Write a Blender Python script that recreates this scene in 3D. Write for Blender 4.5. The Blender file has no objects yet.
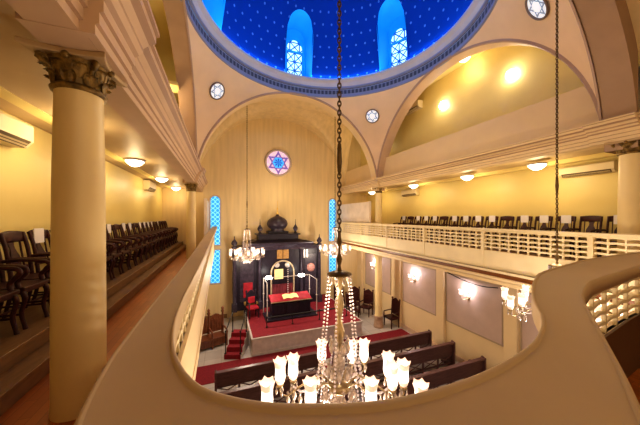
import bpy, bmesh, math, random
from mathutils import Vector, Matrix
random.seed(7)
PI = math.pi
sc = bpy.context.scene
C = sc.collection
E = 5.5                                   # eye height above the ground floor


def Z(r):
    return E + r


# ------------------------------------------------------------------ materials
MATS = {}


def mat(name, col, rough=0.5, metal=0.0, var=0.10, scale=2.5, stretch=(1, 1, 1), bump=0.0, emit=None, es=0.0, spec=0.5, coat=0.0):
    if name in MATS:
        return MATS[name]
    m = bpy.data.materials.new(name)
    m.use_nodes = True
    nt = m.node_tree
    b = nt.nodes['Principled BSDF']
    b.inputs['Roughness'].default_value = rough
    b.inputs['Metallic'].default_value = metal
    b.inputs['Specular IOR Level'].default_value = spec
    b.inputs['Coat Weight'].default_value = coat
    tc = nt.nodes.new('ShaderNodeTexCoord')
    mp = nt.nodes.new('ShaderNodeMapping')
    mp.inputs['Scale'].default_value = stretch
    nz = nt.nodes.new('ShaderNodeTexNoise')
    nz.inputs['Scale'].default_value = scale
    nz.inputs['Detail'].default_value = 4
    nt.links.new(tc.outputs['Object'], mp.inputs['Vector'])
    nt.links.new(mp.outputs['Vector'], nz.inputs['Vector'])
    rp = nt.nodes.new('ShaderNodeValToRGB')
    rp.color_ramp.elements[0].position = 0.3
    rp.color_ramp.elements[1].position = 0.7
    lo = [max(0, c * (1 - var)) for c in col]
    hi = [min(1, c * (1 + var)) for c in col]
    rp.color_ramp.elements[0].color = (*lo, 1)
    rp.color_ramp.elements[1].color = (*hi, 1)
    nt.links.new(nz.outputs['Fac'], rp.inputs['Fac'])
    nt.links.new(rp.outputs['Color'], b.inputs['Base Color'])
    if bump:
        bp = nt.nodes.new('ShaderNodeBump')
        bp.inputs['Strength'].default_value = bump
        bp.inputs['Distance'].default_value = 0.02
        nt.links.new(nz.outputs['Fac'], bp.inputs['Height'])
        nt.links.new(bp.outputs['Normal'], b.inputs['Normal'])
    if emit:
        b.inputs['Emission Color'].default_value = (*emit, 1)
        b.inputs['Emission Strength'].default_value = es
    MATS[name] = m
    return m


class NT:
    """small helper to wire node trees"""
    def __init__(self, name):
        self.m = bpy.data.materials.new(name)
        self.m.use_nodes = True
        self.t = self.m.node_tree
        self.b = self.t.nodes['Principled BSDF']

    def n(self, kind, **kw):
        o = self.t.nodes.new(kind)
        for k, v in kw.items():
            setattr(o, k, v)
        return o

    def l(self, a, b):
        self.t.links.new(a, b)

    def math(self, op, a, b=None):
        o = self.n('ShaderNodeMath', operation=op)
        for i, v in enumerate((a, b)):
            if v is None:
                continue
            if isinstance(v, (int, float)):
                o.inputs[i].default_value = v
            else:
                self.l(v, o.inputs[i])
        return o.outputs[0]

    def mix(self, f, c1, c2):
        o = self.n('ShaderNodeMix', data_type='RGBA')
        self.l(f, o.inputs['Factor'])
        for key, c in (('A', c1), ('B', c2)):
            s = [i for i in o.inputs if i.name == key and i.type == 'RGBA'][0]
            if isinstance(c, tuple):
                s.default_value = (*c, 1)
            else:
                self.l(c, s)
        return [x for x in o.outputs if x.type == 'RGBA'][0]


def uv_cells(n):
    tc = n.n('ShaderNodeTexCoord')
    sp = n.n('ShaderNodeSeparateXYZ')
    n.l(tc.outputs['UV'], sp.inputs[0])
    return sp.outputs[0], sp.outputs[1]


def dome_material():
    n = NT('dome_blue_stars')
    u, v = uv_cells(n)
    row = n.math('FLOOR', v)
    odd = n.math('MULTIPLY', row, 0.373)
    uu = n.math('FRACT', n.math('ADD', u, odd))
    vv = n.math('FRACT', v)
    dx = n.math('SUBTRACT', uu, 0.5)
    dy = n.math('SUBTRACT', vv, 0.5)
    d = n.math('SQRT', n.math('ADD', n.math('MULTIPLY', dx, dx), n.math('MULTIPLY', dy, dy)))
    star = n.math('LESS_THAN', d, 0.105)
    c = n.mix(star, (0.0012, 0.036, 0.24), (0.10, 0.20, 0.50))
    n.l(c, n.b.inputs['Base Color'])
    n.b.inputs['Roughness'].default_value = 0.65
    n.b.inputs['Specular IOR Level'].default_value = 0.15
    return n.m


def pane_material(name, glass, lines, es, circ=True):
    """stained pane: a lattice of rings and diagonals, lit by the daylight behind it"""
    n = NT(name)
    u, v = uv_cells(n)
    dx = n.math('SUBTRACT', n.math('FRACT', u), 0.5)
    dy = n.math('SUBTRACT', n.math('FRACT', v), 0.5)
    d = n.math('SQRT', n.math('ADD', n.math('MULTIPLY', dx, dx), n.math('MULTIPLY', dy, dy)))
    ring = n.math('LESS_THAN', n.math('ABSOLUTE', n.math('SUBTRACT', d, 0.42)), 0.075)
    if circ:
        ax = n.math('ABSOLUTE', dx)
        ay = n.math('ABSOLUTE', dy)
        dg = n.math('LESS_THAN', n.math('ABSOLUTE', n.math('SUBTRACT', ax, ay)), 0.08)
        edge = n.math('GREATER_THAN', n.math('MAXIMUM', ax, ay), 0.44)
        ring = n.math('MAXIMUM', edge, dg)
    c = n.mix(ring, glass, lines)
    n.l(c, n.b.inputs['Base Color'])
    n.l(c, n.b.inputs['Emission Color'])
    n.b.inputs['Emission Strength'].default_value = es
    n.b.inputs['Roughness'].default_value = 0.25
    return n.m


def key_material():
    """dark running-key frieze on the dome ring"""
    n = NT('frieze_key')
    u, v = uv_cells(n)
    fu = n.math('FRACT', u)
    a = n.math('LESS_THAN', n.math('ABSOLUTE', n.math('SUBTRACT', fu, 0.5)), 0.2)
    b2 = n.math('LESS_THAN', n.math('ABSOLUTE', n.math('SUBTRACT', v, 0.5)), 0.34)
    dk = n.math('MULTIPLY', b2, n.math('SUBTRACT', 1.0, n.math('MULTIPLY', a, 0.6)))
    c = n.mix(dk, (0.26, 0.27, 0.36), (0.06, 0.065, 0.10))
    n.l(c, n.b.inputs['Base Color'])
    n.b.inputs['Roughness'].default_value = 0.6
    return n.m


def plank_material(name, c1, c2, sx=6.0, rough=0.35):
    n = NT(name)
    tc = n.n('ShaderNodeTexCoord')
    mp = n.n('ShaderNodeMapping')
    mp.inputs['Rotation'].default_value = (0, 0, PI / 2)
    br = n.n('ShaderNodeTexBrick')
    br.inputs['Color1'].default_value = (*c1, 1)
    br.inputs['Color2'].default_value = (*c2, 1)
    br.inputs['Mortar'].default_value = (c1[0] * .3, c1[1] * .3, c1[2] * .3, 1)
    br.inputs['Scale'].default_value = sx
    br.inputs['Mortar Size'].default_value = 0.012
    br.inputs['Brick Width'].default_value = 3.0
    br.inputs['Row Height'].default_value = 0.5
    nz = n.n('ShaderNodeTexNoise')
    nz.inputs['Scale'].default_value = 9
    n.l(tc.outputs['Object'], mp.inputs['Vector'])
    n.l(mp.outputs['Vector'], br.inputs['Vector'])
    n.l(tc.outputs['Object'], nz.inputs['Vector'])
    c = n.mix(n.math('MULTIPLY', nz.outputs['Fac'], 0.5), br.outputs['Color'], (c1[0] * .5, c1[1] * .5, c1[2] * .5))
    n.l(c, n.b.inputs['Base Color'])
    n.b.inputs['Roughness'].default_value = rough
    return n.m


def marble_floor():
    n = NT('floor_marble')
    tc = n.n('ShaderNodeTexCoord')
    br = n.n('ShaderNodeTexBrick')
    br.offset = 0
    br.inputs['Color1'].default_value = (0.50, 0.46, 0.42, 1)
    br.inputs['Color2'].default_value = (0.43, 0.40, 0.37, 1)
    br.inputs['Mortar'].default_value = (0.25, 0.23, 0.21, 1)
    br.inputs['Scale'].default_value = 1.0
    br.inputs['Mortar Size'].default_value = 0.008
    br.inputs['Brick Width'].default_value = 0.6
    br.inputs['Row Height'].default_value = 0.6
    nz = n.n('ShaderNodeTexNoise')
    nz.inputs['Scale'].default_value = 3.5
    nz.inputs['Detail'].default_value = 8
    n.l(tc.outputs['Object'], br.inputs['Vector'])
    n.l(tc.outputs['Object'], nz.inputs['Vector'])
    c = n.mix(n.math('MULTIPLY', nz.outputs['Fac'], 0.5), br.outputs['Color'], (0.62, 0.58, 0.54))
    n.l(c, n.b.inputs['Base Color'])
    n.b.inputs['Roughness'].default_value = 0.25
    return n.m


CREAM = mat('paint_cream', (0.74, 0.58, 0.35), 0.55, var=0.05, scale=0.9, bump=0.05)
BEIGE = mat('paint_beige', (0.71, 0.525, 0.345), 0.55, var=0.06, scale=1.2, bump=0.05)
FARW = mat('paint_far_wall', (0.74, 0.58, 0.32), 0.5, var=0.09, scale=1.6, stretch=(3, 3, 0.25), bump=0.04)
YELL = mat('paint_yellow', (0.80, 0.66, 0.27), 0.42, var=0.05, scale=0.8, bump=0.04)
TRIMM = mat('paint_trim', (0.60, 0.43, 0.29), 0.5, var=0.06, scale=2)
RAILM = mat('paint_rail', (0.52, 0.385, 0.22), 0.55, var=0.05, scale=1.5, spec=.3)
LATM = mat('paint_lattice', (0.80, 0.68, 0.44), 0.5, var=0.05)
SHAFT = mat('column_paint', (0.78, 0.62, 0.32), 0.42, var=0.05, scale=1.5, bump=0.06)
GOLD = mat('capital_bronze', (0.20, 0.125, 0.03), 0.42, metal=0.3, var=0.65, scale=16, bump=0.8)
WOOD = mat('chair_wood', (0.05, 0.011, 0.010), 0.42, var=0.35, scale=6, stretch=(1, 1, 6), spec=.35)
PEW = mat('pew_wood', (0.125, 0.058, 0.054), 0.33, var=0.3, scale=5, stretch=(1, 6, 6), coat=0.2)
OAK = mat('throne_wood', (0.16, 0.055, 0.025), 0.35, var=0.35, scale=6, stretch=(4, 4, 1))
EBON = mat('ark_wood', (0.020, 0.015, 0.026), 0.35, var=0.35, scale=5, stretch=(4, 4, 1), spec=.35)
EBON2 = mat('ark_wood_relief', (0.042, 0.032, 0.050), 0.32, var=0.4, scale=8, spec=.4)
RED = mat('red_carpet', (0.21, 0.007, 0.018), 0.85, var=0.2, scale=18, bump=0.3)
VELV = mat('red_velvet', (0.33, 0.008, 0.022), 0.7, var=0.25, scale=5, bump=0.2)
GILT = mat('gilt', (0.75, 0.50, 0.14), 0.35, metal=0.5, var=0.2, scale=8)
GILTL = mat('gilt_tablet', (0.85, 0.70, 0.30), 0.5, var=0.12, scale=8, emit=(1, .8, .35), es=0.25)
BRASS = mat('brass', (0.42, 0.33, 0.20), 0.3, metal=0.8, var=0.2, scale=8)
CHAINM = mat('chain_bronze', (0.13, 0.085, 0.035), 0.4, metal=0.6, var=0.3, scale=20)
DARKM = mat('dark_metal', (0.03, 0.028, 0.028), 0.4, metal=0.5, var=0.2)
SILV = mat('white_metal', (0.58, 0.54, 0.52), 0.35, metal=0.2, var=0.05)
WHITEP = mat('paper', (0.85, 0.82, 0.84), 0.7, var=0.03)
ACW = mat('appliance_white', (0.80, 0.68, 0.44), 0.4, var=0.03)
ACD = mat('appliance_slot', (0.16, 0.12, 0.07), 0.5, var=0.1)
MAUVE = mat('panel_mauve', (0.50, 0.38, 0.33), 0.6, var=0.05, scale=3)
GREYST = mat('platform_stone', (0.58, 0.53, 0.50), 0.4, var=0.12, scale=5)
STEPW = mat('step_wood', (0.22, 0.12, 0.05), 0.4, var=0.2, scale=5, stretch=(5, 1, 5))
SLOT = mat('shadow_gap', (0.16, 0.10, 0.03), 0.6, var=0.1)
RINGM = mat('ring_plaster', (0.50, 0.44, 0.44), 0.55, var=0.06, scale=2)
RINGB = mat('ring_blue', (0.24, 0.26, 0.40), 0.55, var=0.08, scale=2)
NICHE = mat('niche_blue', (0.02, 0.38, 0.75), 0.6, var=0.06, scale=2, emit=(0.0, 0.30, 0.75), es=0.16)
LEDM = mat('strip_light', (0.5, 0.8, 1), 0.5, emit=(0.16, 0.56, 1.0), es=105.0)
CRYS = mat('crystal', (0.48, 0.39, 0.33), 0.10, var=0.4, scale=40, emit=(1.0, .82, .72), es=0.03, spec=1.0)
BEADM = mat('glass_bead', (0.70, 0.60, 0.60), 0.12, var=0.3, scale=60, emit=(1.0, .80, .74), es=0.14, spec=0.9)
SHADE = mat('lit_glass_shade', (0.95, 0.88, 0.82), 0.3, emit=(1.0, .87, .77), es=1.35)
SHADER = mat('frosted_glass_rim', (0.92, 0.76, 0.68), 0.3, emit=(1.0, .66, .50), es=0.5)
BOWL = mat('lit_bowl', (0.95, 0.9, 0.8), 0.3, emit=(1.0, .90, .70), es=4.0)
BULB = mat('lit_bulb', (1, 1, 1), 0.3, emit=(1.0, .95, .86), es=22.0)
FLOORM = marble_floor()
PLANK = plank_material('gallery_planks', (0.50, 0.16, 0.03), (0.38, 0.11, 0.02))
DOMEM = dome_material()
PANEB = pane_material('pane_blue', (0.02, 0.33, 0.80), (0.22, 0.70, 0.92), 0.75, False)
PANEL_ = pane_material('pane_pale', (0.62, 0.92, 1.0), (0.005, 0.07, 0.32), 0.95)
KEYM = key_material()


# ------------------------------------------------------------------ mesh builder
class MB:
    def __init__(self):
        self.v, self.f, self.s, self.uv, self.mi = [], [], [], {}, []
        self.cur = 0

    def add(self, vs, fs, smooth=False, uvs=None):
        o = len(self.v)
        self.v.extend([tuple(p) for p in vs])
        for k, f in enumerate(fs):
            if uvs is not None:
                self.uv[len(self.f)] = uvs[k]
            self.f.append([i + o for i in f])
            self.s.append(smooth)
            self.mi.append(self.cur)
        return self

    def box(self, x0, x1, y0, y1, z0, z1, rz=0.0, piv=None):
        vs = [(x, y, z) for z in (z0, z1) for x, y in ((x0, y0), (x1, y0), (x1, y1), (x0, y1))]
        if rz:
            px, py = piv or ((x0 + x1) / 2, (y0 + y1) / 2)
            c, s = math.cos(rz), math.sin(rz)
            vs = [(px + (x - px) * c - (y - py) * s, py + (x - px) * s + (y - py) * c, z) for x, y, z in vs]
        return self.add(vs, [(0, 3, 2, 1), (4, 5, 6, 7), (0, 1, 5, 4), (1, 2, 6, 5), (2, 3, 7, 6), (3, 0, 4, 7)])

    def cbox(self, cx, cy, cz, sx, sy, sz, rz=0.0):
        return self.box(cx - sx / 2, cx + sx / 2, cy - sy / 2, cy + sy / 2, cz - sz / 2, cz + sz / 2, rz)

    def hexa(self, lo, hi):
        """lo, hi: four points each, anticlockwise from above"""
        return self.add(list(lo) + list(hi), [(0, 3, 2, 1), (4, 5, 6, 7), (0, 1, 5, 4), (1, 2, 6, 5), (2, 3, 7, 6), (3, 0, 4, 7)])

    def tube(self, pts, r, n=8, flat=1.0, closed=False):
        pts = [Vector(p) for p in pts]
        rs = r if isinstance(r, (list, tuple)) else [r] * len(pts)
        vs, fs = [], []
        up0 = None
        N = len(pts)
        for i, p in enumerate(pts):
            if closed:
                d = pts[(i + 1) % N] - pts[i - 1]
            else:
                d = pts[min(i + 1, N - 1)] - pts[max(i - 1, 0)]
            d = d.normalized() if d.length > 1e-9 else Vector((0, 0, 1))
            if up0 is None:
                up0 = Vector((0, 0, 1)) if abs(d.z) < 0.9 else Vector((1, 0, 0))
            a = d.cross(up0)
            if a.length < 1e-4:
                a = d.cross(Vector((0, 1, 0)))
            a.normalize()
            b = a.cross(d).normalized()
            up0 = b
            for k in range(n):
                t = 2 * PI * k / n
                vs.append(p + a * (math.cos(t) * rs[i]) + b * (math.sin(t) * rs[i] * flat))
        M = N if closed else N - 1
        for i in range(M):
            for k in range(n):
                j = (i + 1) % N
                fs.append((i * n + k, i * n + (k + 1) % n, j * n + (k + 1) % n, j * n + k))
        self.add(vs, fs, True)
        if not closed:
            self.add([vs[k] for k in range(n)], [tuple(range(n))])
            self.add([vs[(N - 1) * n + k] for k in range(n)], [tuple(reversed(range(n)))])
        return self

    def lathe(self, prof, n=24, c=(0, 0, 0), smooth=True, wav=None, axis=None):
        vs, fs = [], []
        M = Matrix.Identity(3)
        if axis is not None:
            M = Vector((0, 0, 1)).rotation_difference(Vector(axis)).to_matrix()
        for i, (r, z) in enumerate(prof):
            for k in range(n):
                t = 2 * PI * k / n
                rr, zz = r, z
                if wav:
                    rr, zz = wav(i, t, r, z)
                q = M @ Vector((rr * math.cos(t), rr * math.sin(t), zz))
                vs.append((c[0] + q.x, c[1] + q.y, c[2] + q.z))
        for i in range(len(prof) - 1):
            for k in range(n):
                fs.append((i * n + k, i * n + (k + 1) % n, (i + 1) * n + (k + 1) % n, (i + 1) * n + k))
        return self.add(vs, fs, smooth)

    def grid(self, fn, nu, nv, smooth=True, uvf=None, keep=None):
        vs = [fn(i / nu, j / nv) for j in range(nv + 1) for i in range(nu + 1)]
        fs, uvs = [], []
        for j in range(nv):
            for i in range(nu):
                if keep and not keep((i + .5) / nu, (j + .5) / nv):
                    continue
                a = j * (nu + 1) + i
                fs.append((a, a + 1, a + nu + 2, a + nu + 1))
                if uvf:
                    uvs.append([uvf(x / nu, y / nv) for x, y in ((i, j), (i + 1, j), (i + 1, j + 1), (i, j + 1))])
        return self.add(vs, fs, smooth, uvs if uvf else None)

    def prism(self, poly, a, b, axis='y', smooth=False):
        """extrude a 2D polygon along an axis: 'y' -> poly in (x,z); 'x' -> (y,z); 'z' -> (x,y)"""
        def P(p, t):
            return {'y': (p[0], t, p[1]), 'x': (t, p[0], p[1]), 'z': (p[0], p[1], t)}[axis]
        n = len(poly)
        vs = [P(p, a) for p in poly] + [P(p, b) for p in poly]
        fs = [(i, (i + 1) % n, n + (i + 1) % n, n + i) for i in range(n)] + [tuple(reversed(range(n))), tuple(range(n, 2 * n))]
        return self.add(vs, fs, smooth)

    def ball(self, c, r, n=8, m=6, sz=1.0):
        prof = [(r * math.sin(PI * i / m) + 1e-5, -r * sz * math.cos(PI * i / m)) for i in range(m + 1)]
        return self.lathe(prof, n, c)

    def build(self, name, m, parent=None, bevel=0.0, fix=True):
        me = bpy.data.meshes.new(name)
        me.from_pydata(self.v, [], self.f)
        mm = m if isinstance(m, (list, tuple)) else [m]
        for x in mm:
            me.materials.append(x)
        for p, s, k in zip(me.polygons, self.s, self.mi):
            p.use_smooth = s
            p.material_index = min(k, len(mm) - 1)
        if self.uv:
            ul = me.uv_layers.new(name='UVMap')
            for fi, p in enumerate(me.polygons):
                if fi in self.uv:
                    for li, q in zip(p.loop_indices, self.uv[fi]):
                        ul.data[li].uv = q
        if fix:
            bm = bmesh.new()
            bm.from_mesh(me)
            bmesh.ops.recalc_face_normals(bm, faces=bm.faces)
            bm.to_mesh(me)
            bm.free()
        me.update()
        o = bpy.data.objects.new(name, me)
        C.objects.link(o)
        if parent:
            o.parent = parent
        if bevel:
            bv = o.modifiers.new('Bevel', 'BEVEL')
            bv.width = bevel
            bv.segments = 2
            bv.limit_method = 'ANGLE'
        return o


def thing(name, label, cat, loc=(0, 0, 0), rz=0.0, group=None):
    o = bpy.data.objects.new(name, None)
    C.objects.link(o)
    o.location = loc
    o.rotation_euler = (0, 0, rz)
    o.empty_display_size = 0.2
    o['label'] = label
    o['category'] = cat
    if group:
        o['group'] = group
    return o


def tag(o, label, cat, group=None):
    o['label'] = label
    o['category'] = cat
    if group:
        o['group'] = group
    return o


def struct(name, mb, m, parent=None, bevel=0.0):
    o = mb.build(name, m, parent, bevel)
    if parent is None:
        o['kind'] = 'structure'
    return o


def dup(root, loc, rz, label, group=None, skip=()):
    r = root.copy()
    C.objects.link(r)
    r.location = loc
    r.rotation_euler = (0, 0, rz)
    r['label'] = label
    if group:
        r['group'] = group
    for ch in list(root.children):
        if ch.name.split('.')[0] in skip:
            continue
        c = ch.copy()
        C.objects.link(c)
        c.parent = r
        for g in list(ch.children):
            d = g.copy()
            C.objects.link(d)
            d.parent = c
    return r


def catmull(pts, n):
    out = []
    P = [Vector(p) for p in pts]
    P = [2 * P[0] - P[1]] + P + [2 * P[-1] - P[-2]]
    for i in range(1, len(P) - 2):
        p0, p1, p2, p3 = P[i - 1:i + 3]
        for k in range(n):
            t = k / n
            out.append(0.5 * ((2 * p1) + (p2 - p0) * t + (2 * p0 - 5 * p1 + 4 * p2 - p3) * t * t + (3 * p1 - p0 - 3 * p2 + p3) * t ** 3))
    out.append(P[-2].copy())
    return out


def resample(pts, pitch):
    pts = [Vector(p) for p in pts]
    L = [0.0]
    for a, b in zip(pts, pts[1:]):
        L.append(L[-1] + (b - a).length)
    n = max(1, round(L[-1] / pitch))
    out, j = [], 0
    for i in range(n + 1):
        s = L[-1] * i / n
        while j < len(L) - 2 and L[j + 1] < s:
            j += 1
        t = (s - L[j]) / max(1e-9, L[j + 1] - L[j])
        out.append(pts[j].lerp(pts[j + 1], t))
    return out


# ------------------------------------------------------------------ key dimensions
XL, XR, YN, YF = -1.08, 7.38, 2.65, 11.05      # column lines
CX, CY, A = 3.15, 6.85, 4.05                   # dome bay centre, half side
ZS = 1.30                                      # arch springing above the eye
RS = A * math.sqrt(2)
YW = 15.0                                      # end wall
AT = 0.45                                      # arch thickness
ZCAP = 1.32

# ------------------------------------------------------------------ camera
cam = bpy.data.objects.new('camera', bpy.data.cameras.new('camera'))
C.objects.link(cam)
cam.location = (0, 0, E)
cam.rotation_euler = (PI / 2, 0, -math.radians(20.95))
cam.data.sensor_width = 36
cam.data.lens = 258 / 640 * 36
cam.data.shift_y = 4.5 / 640
cam.data.clip_start = 0.02
sc.camera = cam

# ------------------------------------------------------------------ the setting
mb = MB(); mb.box(-3.1, 9.4, -2.6, YW + .2, -0.2, 0.0)
struct('floor', mb, FLOORM)

# end wall
mb = MB(); mb.box(-3.1, 9.4, YW, YW + .2, 0, Z(6.6))
struct('wall_far', mb, FARW)
mb = MB(); mb.box(-3.1, 9.4, -2.6, -2.4, 0, Z(6.6))
struct('wall_back', mb, CREAM)
# left: aisle wall, gallery wall, upper wall
mb = MB(); mb.box(-2.45, -2.25, -2.4, YW, 0, Z(-1.8)); struct('wall_left', mb, FARW)
mb = MB(); mb.box(-2.98, -2.78, -2.4, YW, Z(-1.8), Z(1.45)); struct('wall_gallery_left', mb, YELL)
mb = MB(); mb.box(-2.5, -2.3, -2.4, YW, Z(1.45), Z(6.0)); struct('wall_upper_left', mb, YELL)
mb = MB(); mb.box(8.45, 8.65, -2.4, YW, 0, Z(-1.6)); struct('wall_right', mb, CREAM)
mb = MB(); mb.box(9.06, 9.26, -2.4, YW, Z(-1.7), Z(1.56)); struct('wall_gallery_right', mb, YELL)
mb = MB(); mb.box(8.62, 8.82, -2.4, YW, Z(1.45), Z(6.0)); struct('wall_upper_right', mb, YELL)
# ceilings over the galleries
for side, x0, x1, zc_ in (('left', -2.8, -1.0, 1.46), ('right', 7.3, 9.1, 1.56)):
    mb = MB(); mb.box(x0, x1, -2.4, YW, Z(zc_), Z(1.92)); struct('ceiling_gallery_' + side, mb, mat('paint_ceiling', (.56, .42, .24), .5, var=.05))
for side, x0, x1 in (('left', -2.4, -1.3), ('right', 7.6, 8.7)):
    mb = MB(); mb.box(x0, x1, -2.4, YW, Z(5.8), Z(6.0)); struct('ceiling_upper_' + side, mb, YELL)
# gallery floors
mb = MB(); mb.box(-2.8, -.36, 1.0, YW, Z(-1.78), Z(-1.6)); struct('floor_gallery_left', mb, PLANK)
mb = MB(); mb.box(6.75, 9.1, -2.4, YW, Z(-1.62), Z(-1.4)); struct('floor_gallery_right', mb, PLANK)

# stepped platforms the chairs stand on
mb = MB()
mb.box(-2.79, -1.65, 1.0, YW - .02, Z(-1.6), Z(-1.43))
mb.box(-2.79, -1.86, 1.0, YW - .02, Z(-1.43), Z(-1.27))
mb.box(-1.69, -1.63, 1.0, YW - .02, Z(-1.45), Z(-1.42))
mb.box(-1.90, -1.84, 1.0, YW - .02, Z(-1.29), Z(-1.255))
struct('floor_platform_left', mb, STEPW, bevel=0.006)
mb = MB()
mb.box(7.95, 9.05, 2.0, 12.5, Z(-1.4), Z(-1.22))
mb.box(8.12, 9.05, 2.0, 12.5, Z(-1.22), Z(-1.05))
struct('floor_platform_right', mb, STEPW, bevel=0.006)


# pendentives
def pend(sx, sy):
    def fn(u, v):
        h = (1 - (1 - v) ** 1.6) * A * 0.9999          # height above the springing
        r = math.sqrt(max(RS * RS - h * h, A * A))
        ph0 = math.acos(min(1, A / r))
        ph = ph0 + (PI / 2 - 2 * ph0) * u
        return (CX + sx * r * math.cos(ph), CY + sy * r * math.sin(ph), Z(ZS + h))
    return fn


mb = MB()
for sx in (-1, 1):
    for sy in (-1, 1):
        mb.grid(pend(sx, sy), 28, 36)
struct('ceiling_pendentive', mb, BEIGE)

# arch soffits, spandrels behind them and thin raised rims
NA = 48


def arch_pt(side, w, t, r=A):
    """side 0 far,1 near,2 left,3 right; w distance outward from the bay centre; t 0..pi"""
    q, h = r * math.cos(t), r * math.sin(t)
    if side == 0: return (CX + q, CY + w, Z(ZS + h))
    if side == 1: return (CX + q, CY - w, Z(ZS + h))
    if side == 2: return (CX - w, CY + q, Z(ZS + h))
    return (CX + w, CY + q, Z(ZS + h))


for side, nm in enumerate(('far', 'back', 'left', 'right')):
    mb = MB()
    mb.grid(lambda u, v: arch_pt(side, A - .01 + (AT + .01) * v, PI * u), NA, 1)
    w = A + AT
    vs, fs = [], []
    for i in range(NA + 1):
        t = PI * i / NA
        p = arch_pt(side, w, t)
        vs += [p, (p[0], p[1], Z(5.95))]
    fs = [(2 * i, 2 * i + 2, 2 * i + 3, 2 * i + 1) for i in range(NA)]
    mb.add(vs, fs)
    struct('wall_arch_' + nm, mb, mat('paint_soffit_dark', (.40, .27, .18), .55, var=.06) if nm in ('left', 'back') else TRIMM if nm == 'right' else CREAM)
    mb = MB()
    pr = [(-.03, 0), (-.03, .075), (.03, .075), (.045, 0)]
    # flat raised moulding around the opening
    ring = [(A - .02, -.015), (A + .0, -.06), (A + .07, -.06), (A + .10, -.0)]
    for a_, b_ in zip(ring, ring[1:]):
        mb.grid(lambda u, v: arch_pt(side, A + a_[1] + (b_[1] - a_[1]) * v, .14 + (PI - .28) * u, a_[0] + (b_[0] - a_[0]) * v), NA, 1)
    struct('trim_arch_' + nm, mb, mat('paint_rim', (0.42, 0.29, 0.22), 0.5, var=0.05))


# groin vaults beyond the far arch and over the back gallery
def vault(y0, y1, name):
    RM = 4.42
    yc, hy = (y0 + y1) / 2, (y1 - y0) / 2

    def fn(u, v):
        x = CX + RM * math.sin((u - .5) * PI)
        y = yc + hy * math.sin((v - .5) * PI)
        zm = math.sqrt(max(0, RM * RM - (x - CX) ** 2))
        zc = 4.42 * math.sqrt(max(0, 1 - ((y - yc) / (hy * 1.0)) ** 2))
        return (x, y, Z(ZS + max(zm, zc)))
    mb = MB(); mb.grid(fn, 64, 40)
    struct(name, mb, FARW)


vault(CY + A + AT, YW, 'ceiling_vault_far')
vault(-2.4, CY - A - AT, 'ceiling_vault_back')


# entablatures along both colonnades (profile: distance toward the nave, height)
ENT = [(-.30, 1.47), (-.24, 1.47), (-.24, 1.42), (-.20, 1.40), (-.17, 1.35), (-.14, 1.33), (-.14, 1.252), (.15, 1.252), (.15, 1.33), (.175, 1.34), (.175, 1.43), (.20, 1.44), (.20, 1.53), (.235, 1.56), (.27, 1.60), (.27, 1.64), (.32, 1.69), (.38, 1.72), (.38, 1.79), (.41, 1.80), (.41, 1.84), (.28, 1.88), (-.05, 1.96), (-.30, 1.96)]
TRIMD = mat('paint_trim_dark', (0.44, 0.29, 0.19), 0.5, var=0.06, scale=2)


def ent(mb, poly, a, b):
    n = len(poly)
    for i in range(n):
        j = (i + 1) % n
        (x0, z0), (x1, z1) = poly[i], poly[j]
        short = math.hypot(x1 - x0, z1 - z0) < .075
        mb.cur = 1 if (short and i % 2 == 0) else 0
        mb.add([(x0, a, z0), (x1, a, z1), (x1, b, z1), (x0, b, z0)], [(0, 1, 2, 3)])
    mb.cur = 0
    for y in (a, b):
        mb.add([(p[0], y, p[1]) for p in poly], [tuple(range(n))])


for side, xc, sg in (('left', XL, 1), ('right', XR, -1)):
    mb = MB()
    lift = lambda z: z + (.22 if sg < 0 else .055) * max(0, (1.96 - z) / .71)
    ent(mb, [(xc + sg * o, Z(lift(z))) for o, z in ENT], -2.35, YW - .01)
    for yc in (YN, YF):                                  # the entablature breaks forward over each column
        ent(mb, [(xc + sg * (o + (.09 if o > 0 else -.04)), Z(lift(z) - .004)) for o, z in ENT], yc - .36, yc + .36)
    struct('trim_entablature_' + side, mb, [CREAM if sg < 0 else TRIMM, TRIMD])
    mb = MB()
    xo = xc - sg * .12
    mb.box(min(xo, xo - sg * .12), max(xo, xo - sg * .12), -2.35, YW - .01, Z(1.95), Z(2.9))
    struct('wall_upper_parapet_' + side, mb, CREAM)

# dome ring
mb = MB()
RO = A + .02


def band(r0, z0, r1, z1, m=0, uvn=None):
    mb.cur = m
    mb.grid(lambda u, v: (CX + (r0 + (r1 - r0) * v) * math.cos(2 * PI * u), CY + (r0 + (r1 - r0) * v) * math.sin(2 * PI * u), Z(z0 + (z1 - z0) * v)), 128, 1,
            uvf=(lambda u, v: (u * uvn, v)) if uvn else (lambda u, v: (u, v)))


band(RO + .03, 5.33, RO - .06, 5.35, 1)
band(RO - .06, 5.35, RO - .06, 5.44, 1)
band(RO - .06, 5.44, RO - .03, 5.46, 1)
band(RO - .03, 5.46, RO - .03, 5.70, 2, 150)
band(RO - .03, 5.72, RO - .10, 5.74, 1)
band(RO - .10, 5.74, RO - .10, 5.80, 1)
band(RO - .10, 5.80, RO - .16, 5.92)
band(RO - .16, 5.92, RO - .26, 6.00)
band(RO - .26, 6.00, RO - .26, 6.08)
band(RO - .26, 6.08, RO - .10, 6.10)
struct('trim_dome_ring', mb, [RINGM, RINGB, KEYM])

# dome shell with six arched niches
ZD = 6.08
WH = 0.60           # niche half width
WZ0, WZ1 = 6.16, 8.05   # niche sill, springing of its round head


def rdome(z):
    t = min(1.0, (z - ZD) / 5.2)
    return A * math.sqrt(max(0.0, 1 - t * t))


def dpt(ph, z):
    r = rdome(z)
    return (CX + r * math.sin(ph), CY + r * math.cos(ph), Z(z))


def niche_top(q):
    return WZ1 + math.sqrt(max(0, WH * WH - q * q)) * 1.05


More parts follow.
